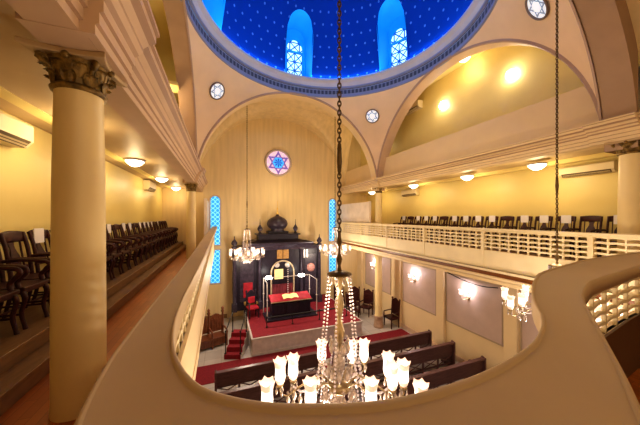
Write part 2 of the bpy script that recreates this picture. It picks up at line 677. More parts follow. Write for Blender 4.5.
mb = MB()
HA = math.asin(WH / A)
NCOL = 12
heights = [ZD + 5.2 * math.sin(PI / 2 * i / 40) for i in range(41)]
SU, SV = 62 / (2 * PI), 2.45


def col_strip(p0, p1, z0a, z0b, n=36):
    """strip of dome surface between two bearings, from a start height up to the crown"""
    for i in range(n):
        zs_ = []
        for z0 in (z0a, z0b):
            s0 = math.asin((z0 - ZD) / 5.2)
            zs_.append([ZD + 5.2 * math.sin(s0 + (PI / 2 - .001 - s0) * k / n) for k in (i, i + 1)])
        a, b = zs_
        q = [(p0, a[0]), (p1, b[0]), (p1, b[1]), (p0, a[1])]
        mb.add([dpt(*t) for t in q], [(0, 1, 2, 3)], True, [[(t[0] * SU, (t[1] - ZD) * SV) for t in q]])


for k in range(6):
    pc = k * PI / 3
    for j in range(NCOL):
        q0, q1 = -WH + 2 * WH * j / NCOL, -WH + 2 * WH * (j + 1) / NCOL
        col_strip(pc + math.asin(q0 / A), pc + math.asin(q1 / A), niche_top(q0), niche_top(q1))
        for q in ((q0, q1),):
            t = [(pc + math.asin(q0 / A), ZD), (pc + math.asin(q1 / A), ZD), (pc + math.asin(q1 / A), WZ0), (pc + math.asin(q0 / A), WZ0)]
            mb.add([dpt(*x) for x in t], [(0, 1, 2, 3)], True, [[(0, 0)] * 4])
    a0, a1 = pc + HA, pc + PI / 3 - HA
    for j in range(10):
        col_strip(a0 + (a1 - a0) * j / 10, a0 + (a1 - a0) * (j + 1) / 10, ZD, ZD)
struct('ceiling_dome', mb, DOMEM)
# strip light that glows behind the cornice of the ring
for k in range(6):
    pass
mb = MB()
mb.grid(lambda u, v: (CX + (A - .03 - .03 * v) * math.cos(2 * PI * u), CY + (A - .03 - .03 * v) * math.sin(2 * PI * u), Z(6.10 + .035 * v)), 128, 1)
tag(mb.build('strip_light', LEDM), 'thin glowing cyan light strip running round the foot of the blue dome', 'light')

nwin = 1


def niche(pc):
    """arched reveal, deep sill and patterned pane of a dome window"""
    global nwin
    RB = A + .62
    d = (math.sin(pc), math.cos(pc))
    tx = (math.cos(pc), -math.sin(pc))

    def P(q, z, r):
        return (CX + d[0] * r + tx[0] * q, CY + d[1] * r + tx[1] * q, Z(z))
    outl = [(-WH, WZ0)] + [(-WH * math.cos(PI * i / 20), WZ1 + WH * 1.05 * math.sin(PI * i / 20)) for i in range(21)] + [(WH, WZ0)]
    ow, os_ = 0.86, 0.86
    mb = MB()
    vs, fs = [], []
    for q, z in outl:
        rf = math.sqrt(max(rdome(z) ** 2 - q * q, 0))
        vs += [P(q, z, rf), P(q * ow, z, RB)]
    n = len(outl)
    fs = [(2 * i, 2 * i + 2, 2 * i + 3, 2 * i + 1) for i in range(n - 1)] + [(2 * n - 2, 0, 1, 2 * n - 1)]
    mb.add(vs, fs)
    mb.add([P(q * ow, z, RB) for q, z in outl], [tuple(range(n))])
    fr = mb.build('window_%d' % nwin, NICHE)
    fr['kind'] = 'structure'
    # pane: tall lights below a round-headed top light
    W2, zb, zt = .36, WZ0 + .15, WZ1 - .52
    mb = MB()
    mb.add([P(-W2, zb, RB - .03), P(W2, zb, RB - .03), P(W2, zt, RB - .03), P(-W2, zt, RB - .03)], [(0, 1, 2, 3)], False, [[(0, 0), (2, 0), (2, 3), (0, 3)]])
    mb.build('pane', PANEL_, fr)
    mb = MB()
    zt2 = zt + .10
    hd = [(W2 * math.cos(PI * i / 16), zt2 + .42 * math.sin(PI * i / 16) + .06) for i in range(17)] + [(-W2, zt2), (W2, zt2)]
    mb.add([P(q, z, RB - .03) for q, z in hd], [tuple(range(len(hd)))], False, [[(q * 2.2 + .5, (z - zt2) * 2.4 + .1) for q, z in hd]])
    mb.build('pane', PANEL_, fr)
    nwin += 1


for k in (0, 1, 5, 2, 3, 4):
    niche(k * PI / 3)


# round star windows in the pendentives and the rose window of the end wall
def star_window(center, normal, R, colors, up=(0, 0, 1), petals=False):
    global nwin
    nrm = Vector(normal).normalized()
    upv = Vector(up)
    upv = (upv - nrm * upv.dot(nrm)).normalized()
    rt = upv.cross(nrm)
    c = Vector(center)

    def P(x, y, d=0.0):
        return tuple(c + rt * x + upv * y + nrm * d)
    mb = MB()
    mb.tube([P(R * math.cos(2 * PI * i / 40), R * math.sin(2 * PI * i / 40), .015) for i in range(40)], R * .09, 8, closed=True)
    fr = mb.build('window_%d' % nwin, colors['frame'])
    fr['kind'] = 'structure'
    mb = MB()
    n = 40
    mb.add([P(R * math.cos(2 * PI * i / n), R * math.sin(2 * PI * i / n), .005) for i in range(n)], [tuple(range(n))])
    mb.build('pane', colors['ground'], fr)
    s = R * .93
    mb = MB()
    for fl in (0, 1):
        pts = [(s * math.sin(2 * PI * k / 3 + fl * PI), s * math.cos(2 * PI * k / 3 + fl * PI)) for k in range(3)]
        inn = [(x * .70, y * .70) for x, y in pts]
        for k in range(3):
            a, b2 = pts[k], pts[(k + 1) % 3]
            ia, ib = inn[k], inn[(k + 1) % 3]
            mb.add([P(*a, .012 + fl * .003), P(*b2, .012 + fl * .003), P(*ib, .012 + fl * .003), P(*ia, .012 + fl * .003)], [(0, 1, 2, 3)])
    mb.build('star_tracery', colors['star'], fr)
    mb = MB()
    hx = s * .5
    mb.add([P(hx * math.cos(PI * k / 3), hx * math.sin(PI * k / 3), .02) for k in range(6)], [tuple(range(6))])
    if petals:
        mb.cur = 1
        for k in range(8):
            t = PI * k / 4
            mb.add([P(0, 0, .026), P(hx * .55 * math.cos(t - .25), hx * .55 * math.sin(t - .25), .026), P(hx * .8 * math.cos(t), hx * .8 * math.sin(t), .026), P(hx * .55 * math.cos(t + .25), hx * .55 * math.sin(t + .25), .026)], [(0, 1, 2, 3)])
    mb.build('hexagon_pane', [colors['heart'], colors.get('petal', colors['heart'])], fr)
    nwin += 1


G_W = mat('glass_white', (0.8, 0.85, 0.9), 0.3, var=0.1, emit=(.75, .85, 1.0), es=0.45)
G_G = mat('glass_grey_blue', (0.25, 0.3, 0.38), 0.3, var=0.2, emit=(.3, .4, .6), es=0.25)
G_P = mat('glass_pink', (0.8, 0.62, 0.8), 0.3, var=0.3, scale=8, emit=(.9, .62, .85), es=0.42)
G_V = mat('glass_violet', (0.25, 0.16, 0.5), 0.3, var=0.4, scale=8, emit=(.22, .13, .55), es=0.35)
G_B = mat('glass_cyan', (0.05, 0.35, 0.8), 0.3, var=0.4, scale=10, emit=(.05, .38, .95), es=0.9)
G_D = mat('glass_deep_blue', (0.03, 0.06, 0.4), 0.3, var=0.3, emit=(.02, .07, .5), es=0.5)
FRM = mat('window_lead', (0.20, 0.15, 0.14), 0.5, var=0.1)
FRL = mat('window_surround', (0.52, 0.42, 0.36), 0.5, var=0.05)
for sx in (-1, 1):
    for sy in (1, -1):
        rel = Vector((sx * 3.30, sy * 3.30, 3.31))
        p = Vector((CX, CY, Z(ZS))) + rel * (1 - .02 / rel.length)
        star_window(p, -rel, .29, dict(frame=FRM, ground=G_W, star=G_G, heart=G_W))
star_window((3.12, YW - .02, Z(3.17)), (0, -1, 0), .74, dict(frame=FRL, ground=G_P, star=G_V, heart=G_B, petal=G_D), petals=True)


# tall blue windows of the end wall
def tall_window(x):
    global nwin
    hw, y = .235, YW
    mb = MB()

    def outline(h, z0, z1, arch):
        if arch:
            return [(-h, z0), (h, z0)] + [(h * math.cos(PI * i / 12), z1 - h + h * math.sin(PI * i / 12)) for i in range(13)]
        return [(-h, z0), (h, z0), (h, z1), (-h, z1)]
    panes = []
    for z0, z1, ar in ((-1.50, 1.12, True), (-3.55, -1.78, False)):
        o = outline(hw + .07, z0 - .07, z1 + .07, ar)
        i_ = outline(hw, z0, z1, ar)
        n = len(o)
        vs = [(x + a, y - .06, Z(b)) for a, b in o] + [(x + a, y - .06, Z(b)) for a, b in i_] + [(x + a, y - .001, Z(b)) for a, b in o] + [(x + a, y - .02, Z(b)) for a, b in i_]
        fs = []
        for k in range(n):
            j = (k + 1) % n
            fs += [(k, j, n + j, n + k), (k, 2 * n + k, 2 * n + j, j), (n + k, n + j, 3 * n + j, 3 * n + k)]
        mb.add(vs, fs)
        panes.append(i_)
    fr = mb.build('window_%d' % nwin, FRL)
    fr['kind'] = 'structure'
    for i_ in panes:
        m2 = MB()
        n = len(i_)
        m2.add([(x + a, y - .02, Z(b)) for a, b in i_], [tuple(range(n))], False, [[((a + hw) / .235, b / .235) for a, b in i_]])
        m2.build('pane', PANEB, fr)
    nwin += 1


tall_window(-.30)
tall_window(6.58)

# baseboards
mb = MB(); mb.box(-2.25, .3, YW - .04, YW, 0, .22); struct('baseboard_far', mb, STEPW)
mb = MB(); mb.box(8.41, 8.45, -2, YW, 0, .2); struct('baseboard_right', mb, TRIMM)


# ------------------------------------------------------------------ columns
def capital(mbk, rb, z0, z1):
    """bell, two tiers of leaves and corner scrolls, between z0 and z1"""
    h = z1 - z0
    mbk.lathe([(rb, z0), (rb * 1.02, z0 + .25 * h), (rb * 1.15, z0 + .6 * h), (rb * 1.32, z0 + .95 * h), (rb * 1.36, z1)], 24)
    for tier, (hb, ht, nl, ro, of) in enumerate(((0, .52, 8, 1.12, 0), (.25, .86, 8, 1.24, PI / 8))):
        for k in range(nl):
            t = 2 * PI * k / nl + of

            def leaf(u, v):
                w = .36 * rb * (1 - .25 * v) * math.sin(PI * min(1, .25 + .6 * (1 - v)))
                r = rb * (1.05 + (ro - 1.0) * v ** 2 + .22 * max(0, v - .75) * 4 * (v > .75))
                z = z0 + h * (hb + (ht - hb) * (v if v < .85 else .85 - (v - .85) * .8))
                q = (u - .5) * 2 * w
                r += .05 * rb * math.cos(u * 4 * PI) - .08 * rb * abs(u - .5)
                return ((r) * math.cos(t) - q * math.sin(t), (r) * math.sin(t) + q * math.cos(t), z)
            mbk.grid(leaf, 6, 8)
    for k in range(4):
        t = PI / 4 + k * PI / 2
        pts = []
        for i in range(22):
            s = i / 21
            ang = s * 3.4 * PI
            rr = .15 * rb * 1.6 * (1 - s * .8)
            pts.append(((rb * 1.42 + rr * math.cos(ang)) * math.cos(t), (rb * 1.42 + rr * math.cos(ang)) * math.sin(t), z0 + .76 * h + rr * math.sin(ang)))
        pts = [(rb * 1.05 * math.cos(t), rb * 1.05 * math.sin(t), z0 + .35 * h), (rb * 1.18 * math.cos(t), rb * 1.18 * math.sin(t), z0 + .62 * h)] + pts
        mbk.tube(pts, .06 * rb * 1.6, 6)
    for k in range(4):
        t = k * PI / 2
        mbk.ball((rb * 1.36 * math.cos(t), rb * 1.36 * math.sin(t), z0 + .9 * h), rb * .18, 8, 6)


def column(x, y, z0, label, zt=Z(1.0), ztop=Z(1.25), r=.170, square=False):
    t = thing('column', label, 'column', (x, y, z0))
    h = zt - z0
    mb = MB()
    mb.lathe([(r * 1.02, .0), (r * 1.02, .06), (r, .08), (r * .995, h * .3), (r * .96, h * .7), (r * .89, h - .05), (r * .89, h)], 40)
    mb.build('shaft', SHAFT, t)
    mb = MB()
    mb.lathe([(r * .86, h - .02), (r * 1.0, h - .015), (r * 1.04, h + .01), (r * .95, h + .03), (r * .86, h + .03)], 32)
    mb.build('necking', GOLD, t)
    mb = MB()
    capital(mb, r * .90, h + .02, ztop - z0 - .03)
    mb.build('capital', GOLD, t)
    mb = MB()
    hw = r * 1.50
    # concave-sided abacus
    pts = []
    for k in range(4):
        for i in range(8):
            s = -1 + 2 * i / 8
            d = hw * (1 - .16 * (1 - s * s))
            a = k * PI / 2
            px, py = d, s * hw
            pts.append((px * math.cos(a) - py * math.sin(a), px * math.sin(a) + py * math.cos(a)))
    mb.prism(pts, ztop - z0 - .045, ztop - z0 - .001, 'z')
    mb.build('abacus', mat('abacus_paint', (0.50, 0.36, 0.20), 0.5), t, bevel=.008)
    return t


column(-1.12, 2.77, Z(-1.6), 'big cream column with bronze leaf capital rising beside the curved rail', Z(1.04), Z(1.305), .177)
column(XL, YF, Z(-1.6), 'cream column with leaf capital at far end of left gallery chairs', Z(1.0), Z(1.305))
column(XR, YF, Z(-1.4), 'cream column with leaf capital at far end of right gallery, beside wall air conditioner', Z(1.22), Z(1.47))
column(XR, 2.49, Z(-1.4), 'cream column cut by the right edge, at near end of right gallery chairs', Z(1.22), Z(1.47), .19)


def ground_column(x, y, label):
    t = thing('ground_column', label, 'column', (x, y, 0))
    mb = MB()
    mb.lathe([(.20, .55), (.185, .62), (.18, 2.2), (.165, 3.4), (.19, 3.45), (.24, 3.56), (.26, 3.6)], 28)
    mb.build('shaft', SHAFT, t)
    mb = MB()
    mb.lathe([(.25, 0), (.25, .1), (.225, .13), (.215, .5), (.235, .53), (.22, .57), (.19, .58)], 28)
    mb.build('pedestal', mat('pedestal_marble', (0.42, 0.28, 0.19), .35, var=.2, scale=6), t)


ground_column(XR, YF, 'cream ground floor column with brown pedestal standing at end of the red carpet')
ground_column(XR, YN, 'cream ground floor column standing under near end of right gallery')
ground_column(XL, YF, 'cream ground floor column standing under the left gallery near wooden throne')

# ------------------------------------------------------------------ lattice parapets


def frame2d(path):
    out = []
    for i, p in enumerate(path):
        d = (path[min(i + 1, len(path) - 1)] - path[max(i - 1, 0)])
        d = Vector((d.x, d.y, 0)).normalized()
        out.append((p, d, Vector((-d.y, d.x, 0))))
    return out


def lattice(mb, path, z0, z1, rows, depth, bar=.034, slat=.036, wave=.028, ends=True):
    fr = frame2d(path)
    for i, (p, d, n) in enumerate(fr):
        if not ends and i in (0, len(fr) - 1):
            continue
        a, b = d * bar / 2, n * depth / 2
        q = [p - a - b, p + a - b, p + a + b, p - a + b]
        mb.hexa([(v.x, v.y, z0) for v in q], [(v.x, v.y, z1) for v in q])
    for (p, d, n), (p2, d2, n2) in zip(fr, fr[1:]):
        for j in range(rows + 1):
            zz = z0 + (z1 - z0) * j / rows
            K = 5
            prev = None
            for k in range(K + 1):
                t = k / K
                c = p.lerp(p2, t)
                nn = n.lerp(n2, t) * (depth * .42)
                w = wave * math.sin(PI * t) * (0 if j in (0,) else 1)
                cur = [(c.x - nn.x, c.y - nn.y, zz + w - slat / 2), (c.x + nn.x, c.y + nn.y, zz + w - slat / 2), (c.x + nn.x, c.y + nn.y, zz + w + slat / 2), (c.x - nn.x, c.y - nn.y, zz + w + slat / 2)]
                if prev:
                    o = prev + cur
                    mb.add(o, [(0, 1, 5, 4), (1, 2, 6, 5), (2, 3, 7, 6), (3, 0, 4, 7)])
                prev = cur


def wallstrip(mb, path, z0, z1, depth, off=0.0):
    fr = frame2d(path)
    for (p, d, n), (p2, d2, n2) in zip(fr, fr[1:]):
        a, b = p + n * (off - depth / 2), p + n * (off + depth / 2)
        a2, b2 = p2 + n2 * (off - depth / 2), p2 + n2 * (off + depth / 2)
        mb.add([(a.x, a.y, z0), (a2.x, a2.y, z0), (b2.x, b2.y, z0), (b.x, b.y, z0), (a.x, a.y, z1), (a2.x, a2.y, z1), (b2.x, b2.y, z1), (b.x, b.y, z1)],
               [(0, 3, 2, 1), (4, 5, 6, 7), (0, 1, 5, 4), (2, 3, 7, 6)] + ([(3, 0, 4, 7)] if p is fr[0][0] else []) + ([(1, 2, 6, 5)] if p2 is fr[-1][0] else []))


# straight parapet of the right gallery
XP = 6.85
pr = thing('gallery_parapet', 'long straight cream lattice parapet of the right gallery below the row of chairs', 'parapet', (XP, 8.4, Z(-1.62)))
o_z = Z(-1.62)


def loc_(mb, ox, oy, oz):
    mb.v = [(x - ox, y - oy, z - oz) for x, y, z in mb.v]
    return mb


ys = [1.9, 2.85, 5.1, 7.34, 9.6, 11.85, 14.1, 14.98]
mb = MB(); mb.box(XP - .09, XP + .09, 1.9, 14.98, Z(-.365), Z(-.31)); mb.box(XP - .065, XP + .065, 1.9, 14.98, Z(-.40), Z(-.36))
loc_(mb, XP, 8.4, o_z).build('handrail', LATM, pr, bevel=.01)
for ya, yb in zip(ys, ys[1:]):
    mb = MB(); lattice(mb, resample([(XP, ya, 0), (XP, yb, 0)], .225), Z(-.93), Z(-.40), 5, .04, bar=.028, slat=.044, wave=.012)
    loc_(mb, XP, 8.4, o_z).build('lattice_panel', LATM, pr)
for ya in ys[1:-1]:
    mb = MB(); mb.box(XP - .06, XP + .06, ya - .045, ya + .045, Z(-1.40), Z(-.36))
    loc_(mb, XP, 8.4, o_z).build('post', LATM, pr, bevel=.006)
mb = MB(); mb.box(XP - .045, XP + .045, 1.9, 14.98, Z(-1.42), Z(-.915))
loc_(mb, XP, 8.4, o_z).build('base_panel', LATM, pr)
mb = MB()
mb.prism([(XP - .16, Z(-1.40)), (XP - .16, Z(-1.45)), (XP - .12, Z(-1.47)), (XP + .1, Z(-1.47)), (XP + .1, Z(-1.40))], 1.9, 14.98, 'y')
mb.cur = 1
mb.prism([(XP - .05, Z(-1.47)), (XP - .05, Z(-1.57)), (XP + .1, Z(-1.57)), (XP + .1, Z(-1.47))], 1.9, 14.98, 'y')
mb.cur = 2
mb.prism([(XP - .16, Z(-1.57)), (XP - .16, Z(-1.64)), (XP - .10, Z(-1.68)), (XP - .10, Z(-1.76)), (XP + .1, Z(-1.76)), (XP + .1, Z(-1.57))], 1.9, 14.98, 'y')
loc_(mb, XP, 8.4, o_z).build('cornice', [LATM, SLOT, CREAM], pr)
# slab under the right gallery
mb = MB(); mb.box(XP + .05, 9.06, -2.4, YW, Z(-1.80), Z(-1.62)); struct('ceiling_aisle_right', mb, CREAM)
mb = MB(); mb.box(-2.8, -.45, .8, YW, Z(-1.95), Z(-1.78)); struct('ceiling_aisle_left', mb, CREAM)

# curved rail round the left corner and along the back gallery: (inner edge), (outer edge)
PAIRS = [((-.20, 14.98), (-.44, 14.98)), ((-.20, 9), (-.42, 9)), ((-.20, 5.5), (-.39, 5.5)), ((-.203, 3.4), (-.37, 3.3)), ((-.21, 2.3), (-.372, 2.2)),
         ((-.215, 1.78), (-.375, 1.69)), ((-.205, 1.435), (-.375, 1.35)), ((-.183, 1.226), (-.37, 1.08)), ((-.151, 1.066), (-.337, .80)), ((-.094, .913), (-.275, .57)),
         ((-.025, .81), (-.185, .42)), ((.099, .715), (-.03, .29)), ((.234, .655), (.16, .21)), ((.413, .600), (.40, .17)), ((.63, .585), (.66, .18)), ((.859, .60), (.88, .25)),
         ((1.058, .635), (1.05, .337)), ((1.195, .672), (1.21, .42)), ((1.368, .743), (1.429, .54)), ((1.524, .83), (1.61, .64)), ((1.665, .933), (1.79, .74)), ((1.837, 1.046), (1.96, .835)),
         ((2.087, 1.19), (2.19, .945)), ((2.356, 1.327), (2.44, 1.035)), ((2.715, 1.473), (2.75, 1.12)), ((3.436, 1.626), (3.4, 1.215)), ((4.235, 1.75), (4.15, 1.31)), ((5.4, 1.81), (5.4, 1.39)), ((6.76, 1.83), (6.76, 1.42))]
DR = -.5
inn = catmull([(a[0], a[1], 0) for a, b in PAIRS], 8)
out = catmull([(b[0], b[1], 0) for a, b in PAIRS], 8)
px, py, pz = .4, .4, Z(-1.6)
pc_ = thing('curved_parapet', 'broad beige curved parapet rail sweeping across the foreground along the left and back galleries', 'parapet', (px, py, pz))
PROF = [(0, -.11), (0, -.022), (.008, -.006), (.02, .000), (.045, .003), (.065, .002), (.075, -.005), (.085, -.006), (.5, -.001), (.915, -.006), (.925, -.005), (.935, .002), (.955, .004), (.975, .004), (.992, .001), (1, -.008), (1, -.11), (.97, -.11), (.03, -.11)]
mb = MB()
vs, fs = [], []
M = len(PROF)
for p, q in zip(out, inn):
    for w, dz in PROF:
        c = p.lerp(q, w)
        vs.append((c.x, c.y, Z(DR) + dz))
for i in range(len(out) - 1):
    for k in range(M):
        j = (k + 1) % M
        fs.append((i * M + k, i * M + j, (i + 1) * M + j, (i + 1) * M + k))
mb.add(vs, fs, True)
loc_(mb, px, py, pz).build('handrail', RAILM, pc_)
# the sheet of lattice below: near the nave edge on the left, near the gallery edge on the right
sheet = []
for i, (p, q) in enumerate(zip(out, inn)):
    x = q.x
    w = .25
    sheet.append(p.lerp(q, w))
cut = [0, 8 * 3, 8 * 6, 8 * 15, 8 * 20, len(sheet) - 1]
for a, b in zip(cut, cut[1:]):
    mb = MB(); lattice(mb, resample(sheet[a:b + 1], .20 if a < 100 else .34), Z(-1.10), Z(-.60), 5, .03, bar=.030, slat=.030, wave=.022)
    loc_(mb, px, py, pz).build('lattice_panel', LATM, pc_)
mb = MB(); wallstrip(mb, sheet[::2], Z(-1.78), Z(-1.085), .10)
loc_(mb, px, py, pz).build('base_panel', CREAM, pc_)
mb = MB(); wallstrip(mb, [p for p in sheet if p.x > 1.0], Z(-1.60), Z(-1.04), .02, -.062)  # dark strip stands in for the shade under the rail overhang
loc_(mb, px, py, pz).build('shade_strip', mat('shade_brown', (.10, .055, .03), .4, var=.2), pc_)
mb = MB(); wallstrip(mb, sheet[::2], Z(-1.80), Z(-1.66), .12, 0)
loc_(mb, px, py, pz).build('cornice', CREAM, pc_)
# back gallery floor following the curve
mb = MB()
poly = [(p.x, p.y) for p in sheet if p.y < 1.0 or p.x > 1]
poly = [(-2.8, 1.0)] + poly + [(6.76, -2.4), (-2.8, -2.4)]
poly = list(reversed(poly))
mb.prism(poly, Z(-1.79), Z(-1.60), 'z')
struct('floor_gallery_back', mb, PLANK)

# cream screens that stand on the parapets beside the end wall
mb = MB(); mb.box(7.0, 7.06, 11.35, YW, Z(-1.4), Z(.78)); mb.box(6.97, 7.09, 11.27, 11.37, Z(-1.4), Z(.80)); 
tag(mb.build('screen_panel', mat('screen_paint', (.74, .64, .54), .5), bevel=.006), 'plain pale screen panel standing above far end of the right lattice parapet', 'screen')
mb = MB(); mb.box(-.66, -.60, 12.2, YW, Z(-1.6), Z(.78)); mb.box(-.69, -.57, 12.12, 12.22, Z(-1.6), Z(.80))
tag(mb.build('screen_panel', MATS['screen_paint'], bevel=.006), 'plain pale screen panel beside the left tall blue window at gallery end', 'screen')

# ------------------------------------------------------------------ right aisle wall: pilasters, framed panels, sconces
n = 1
for y0, y1 in ((10.62, 11.30), (7.90, 8.28), (5.15, 5.55), (2.4, 2.8), (14.4, 15.0)):
    mb = MB(); mb.box(8.33, 8.45, y0, y1, 0, Z(-1.80)); mb.box(8.30, 8.45, y0 - .03, y1 + .03, 0, .25)
    struct('trim_pilaster_%d' % n, mb, CREAM, bevel=.008)
    n += 1
for i, (y0, y1, lb) in enumerate(((8.39, 10.46, 'mauve wall panel right of the ground floor column, behind first pews'), (5.65, 7.81, 'mauve wall panel with sagging cable above it, near the third pew'),
                              (2.9, 5.05, 'mauve wall panel on right aisle wall, nearest the curved rail'), (11.5, 14.0, 'mauve wall panel seen behind the ground floor column'))):
    t = thing('wall_panel', lb, 'panel', (8.45, (y0 + y1) / 2, 1.4))
    h = (y1 - y0) / 2
    mb = MB(); mb.box(-.03, 0, -h, h, 0, 1.84); mb.build('fabric_board', MAUVE, t)
    mb = MB()
    for a, b, c, d in ((-h - .04, h + .04, -.05, .0), (-h - .04, h + .04, 1.84, 1.89), (-h - .04, -h, 0, 1.84), (h, h + .04, 0, 1.84)):
        mb.box(-.045, 0, a, b, c, d)
    mb.build('frame', mat('panel_frame', (.40, .31, .22), .5), t)


def tulip(mbg, mbr, mbf, c, h=.17, r=.055, up=1):
    """fluted glass tulip shade; the rim goes into a second builder"""
    foot = [(r * .42, 0), (r * .75, h * .10), (r * .88, h * .24)]
    body = [(r * .88, h * .24), (r * .92, h * .34), (r * .86, h * .55), (r * .88, h * .72)]
    rim = [(r * .88, h * .72), (r * 1.0, h * .88), (r * 1.18, h)]

    def wv(i, t, rr, zz):
        return (rr * (1 + .05 * i * math.cos(6 * t)), zz + (.012 * math.cos(6 * t) if i == 2 else 0))
    mbg.lathe([(rr, up * z) for rr, z in body], 18, c)
    mbf.lathe([(rr, up * z) for rr, z in foot], 18, c)
    mbr.lathe([(rr, up * z) for rr, z in rim], 18, c, wav=wv)


def sconce(y, label, x=8.42, z=2.55):
    t = thing('wall_sconce', label, 'lamp', (x, y, z), 0)
    mb = MB(); mb.lathe([(.001, -.0), (.07, 0), (.075, .02), (.03, .05), (.001, .06)], 16, axis=(-1, 0, 0)); mb.build('backplate', BRASS, t)
    for s in (-1, 1):
        mb = MB()
        mb.tube(catmull([(-.03, 0, 0), (-.12, s * .06, -.06), (-.2, s * .14, -.03), (-.2, s * .16, .06)], 6), .012, 8)
        mb.lathe([(.001, .05), (.04, .06), (.03, .085), (.001, .085)], 12, (-.2, s * .16, 0))
        a = mb.build('arm', BRASS, t)
        g, r_, f_ = MB(), MB(), MB()
        tulip(g, r_, f_, (-.2, s * .16, .085), .19, .065)
        g.build('glass_shade', SHADE, a)
        r_.build('shade_rim', SHADER, a)
        f_.build('shade_foot', SHADER, a)
    return t


sconce(9.62, 'two-armed lit wall sconce on mauve panel just right of ground floor column')
sconce(6.85, 'two-armed lit wall sconce on mauve panel under the sagging cable')
sconce(12.9, 'two-armed lit wall sconce seen behind the ground floor column')
sconce(4.0, 'two-armed lit wall sconce on the panel nearest the curved rail')
mb = MB(); mb.tube(catmull([(8.38, 7.75, 3.30), (8.37, 7.0, 3.16), (8.37, 6.3, 3.12), (8.38, 5.75, 3.2)], 10), .018, 6)
tag(mb.build('hanging_cable', DARKM), 'dark cable sagging across the top of a mauve wall panel', 'cable')


# ------------------------------------------------------------------ ceiling lights
def ceiling_light(x, y, z, label, group, r=.2):
    t = thing('ceiling_light', label, 'lamp', (x, y, z), 0, group)
    mb = MB(); mb.lathe([(.001, 0), (r * 1.12, 0), (r * 1.15, -.02), (r * 1.05, -.04), (r * .9, -.045), (.001, -.045)], 28); mb.build('rim', SILV, t)
    mb = MB()
    mb.lathe([(r * .98, -.04), (r * 1.0, -.07), (r * .82, -.10), (r * .80, -.115), (r * .58, -.14), (r * .55, -.155), (r * .25, -.175), (.001, -.18)], 28)
    mb.build('glass_bowl', BOWL, t)
    return t


LIGHTS = []
for (y, lb) in ((4.95, 'lit glass bowl ceiling light over left gallery, hidden behind the big column'), (7.8, 'lit glass bowl ceiling light over left gallery, first past the big column'),
                (11.0, 'lit glass bowl ceiling light over left gallery, second past the big column'), (14.2, 'lit glass bowl ceiling light at the far end of left gallery')):
    ceiling_light(-2.05, y, Z(1.46), lb, 'left gallery ceiling lights')
    LIGHTS.append((-2.05, y, Z(1.12)))
for (y, lb) in ((4.46, 'lit glass bowl ceiling light over right gallery, nearest the long wall air conditioner'), (6.6, 'lit glass bowl ceiling light over middle of right gallery chairs'),
                (9.3, 'lit glass bowl ceiling light over right gallery beside small wall air conditioner'), (12.7, 'lit glass bowl ceiling light over far end of right gallery behind the column')):
    ceiling_light(8.05, y, Z(1.46), lb, 'right gallery ceiling lights')
    LIGHTS.append((8.05, y, Z(1.12)))
ceiling_light(8.2, 6.85, Z(5.8), 'lit glass bowl ceiling light just inside the crown of the right arch', 'upper gallery lights')
ceiling_light(-1.75, 9.6, Z(4.2), 'lit glass bowl light in upper left gallery beside the left arch', 'upper gallery lights')
mb = MB(); mb.box(-2.3, -1.3, 9.3, 9.9, Z(4.2), Z(4.3)); struct('trim_beam_upper_left', mb, YELL)


def round_wall_light(y, z, label):
    t = thing('round_wall_light', label, 'lamp', (8.62, y, Z(z)), 0, 'upper gallery wall lights')
    mb = MB(); mb.lathe([(.001, 0), (.13, 0), (.13, .03), (.10, .04), (.001, .04)], 20, axis=(-1, 0, 0)); mb.build('backplate', SILV, t)
    mb = MB(); mb.lathe([(.12, .03), (.15, .07), (.14, .12), (.09, .16), (.001, .175)], 20, axis=(-1, 0, 0)); mb.build('glass_globe', BULB, t)


round_wall_light(8.15, 4.62, 'lower left of two round wall lights glowing in upper right gallery')
round_wall_light(5.45, 4.50, 'upper right of two round wall lights glowing in upper right gallery')


# ------------------------------------------------------------------ air conditioners
def aircon(x, y, z, w, sg, label, h=.30, d=.22):
    t = thing('air_conditioner', label, 'air conditioner', (x, y, z))
    mb = MB()
    mb.prism([(0, 0), (sg * d * .7, 0), (sg * d, h * .28), (sg * d, h * .9), (sg * d * .9, h), (0, h)], -w / 2, w / 2, 'y')
    mb.build('casing', ACW, t, bevel=.012)
    mb = MB()
    mb.prism([(sg * (d * .68), -.004), (sg * (d + .004), h * .27), (sg * (d - .02), h * .30), (sg * d * .62, .02)], -w / 2 + .06, w / 2 - .06, 'y')
    mb.build('outlet_slot', ACD, t)
    mb = MB()
    for k in (0.3, .62):
        mb.prism([(sg * (d * (.70 + .3 * k)), h * .27 * k - .012), (sg * (d * (.70 + .3 * k) + .012), h * .27 * k - .004), (sg * d * .65, h * .05)], -w / 2 + .08, w / 2 - .08, 'y')
    mb.build('louvre', ACW, t)
    return t


aircon(-2.78, 4.42, Z(.98), 1.1, 1, 'wall air conditioner on the left gallery wall, cut by the left edge', .34, .25)
aircon(-2.78, 12.1, Z(1.05), 1.1, 1, 'wall air conditioner high on left gallery wall past the big column', .36)
aircon(9.06, 10.6, Z(1.07), 1.1, -1, 'small wall air conditioner at the far end of right gallery wall', .32)
aircon(9.06, 3.82, Z(1.10), 1.1, -1, 'wall air conditioner above the chairs beside the right edge column', .27)
aircon(8.62, 9.85, Z(5.0), 1.0, -1, 'wall air conditioner in upper right gallery under the arch', .34, .28)


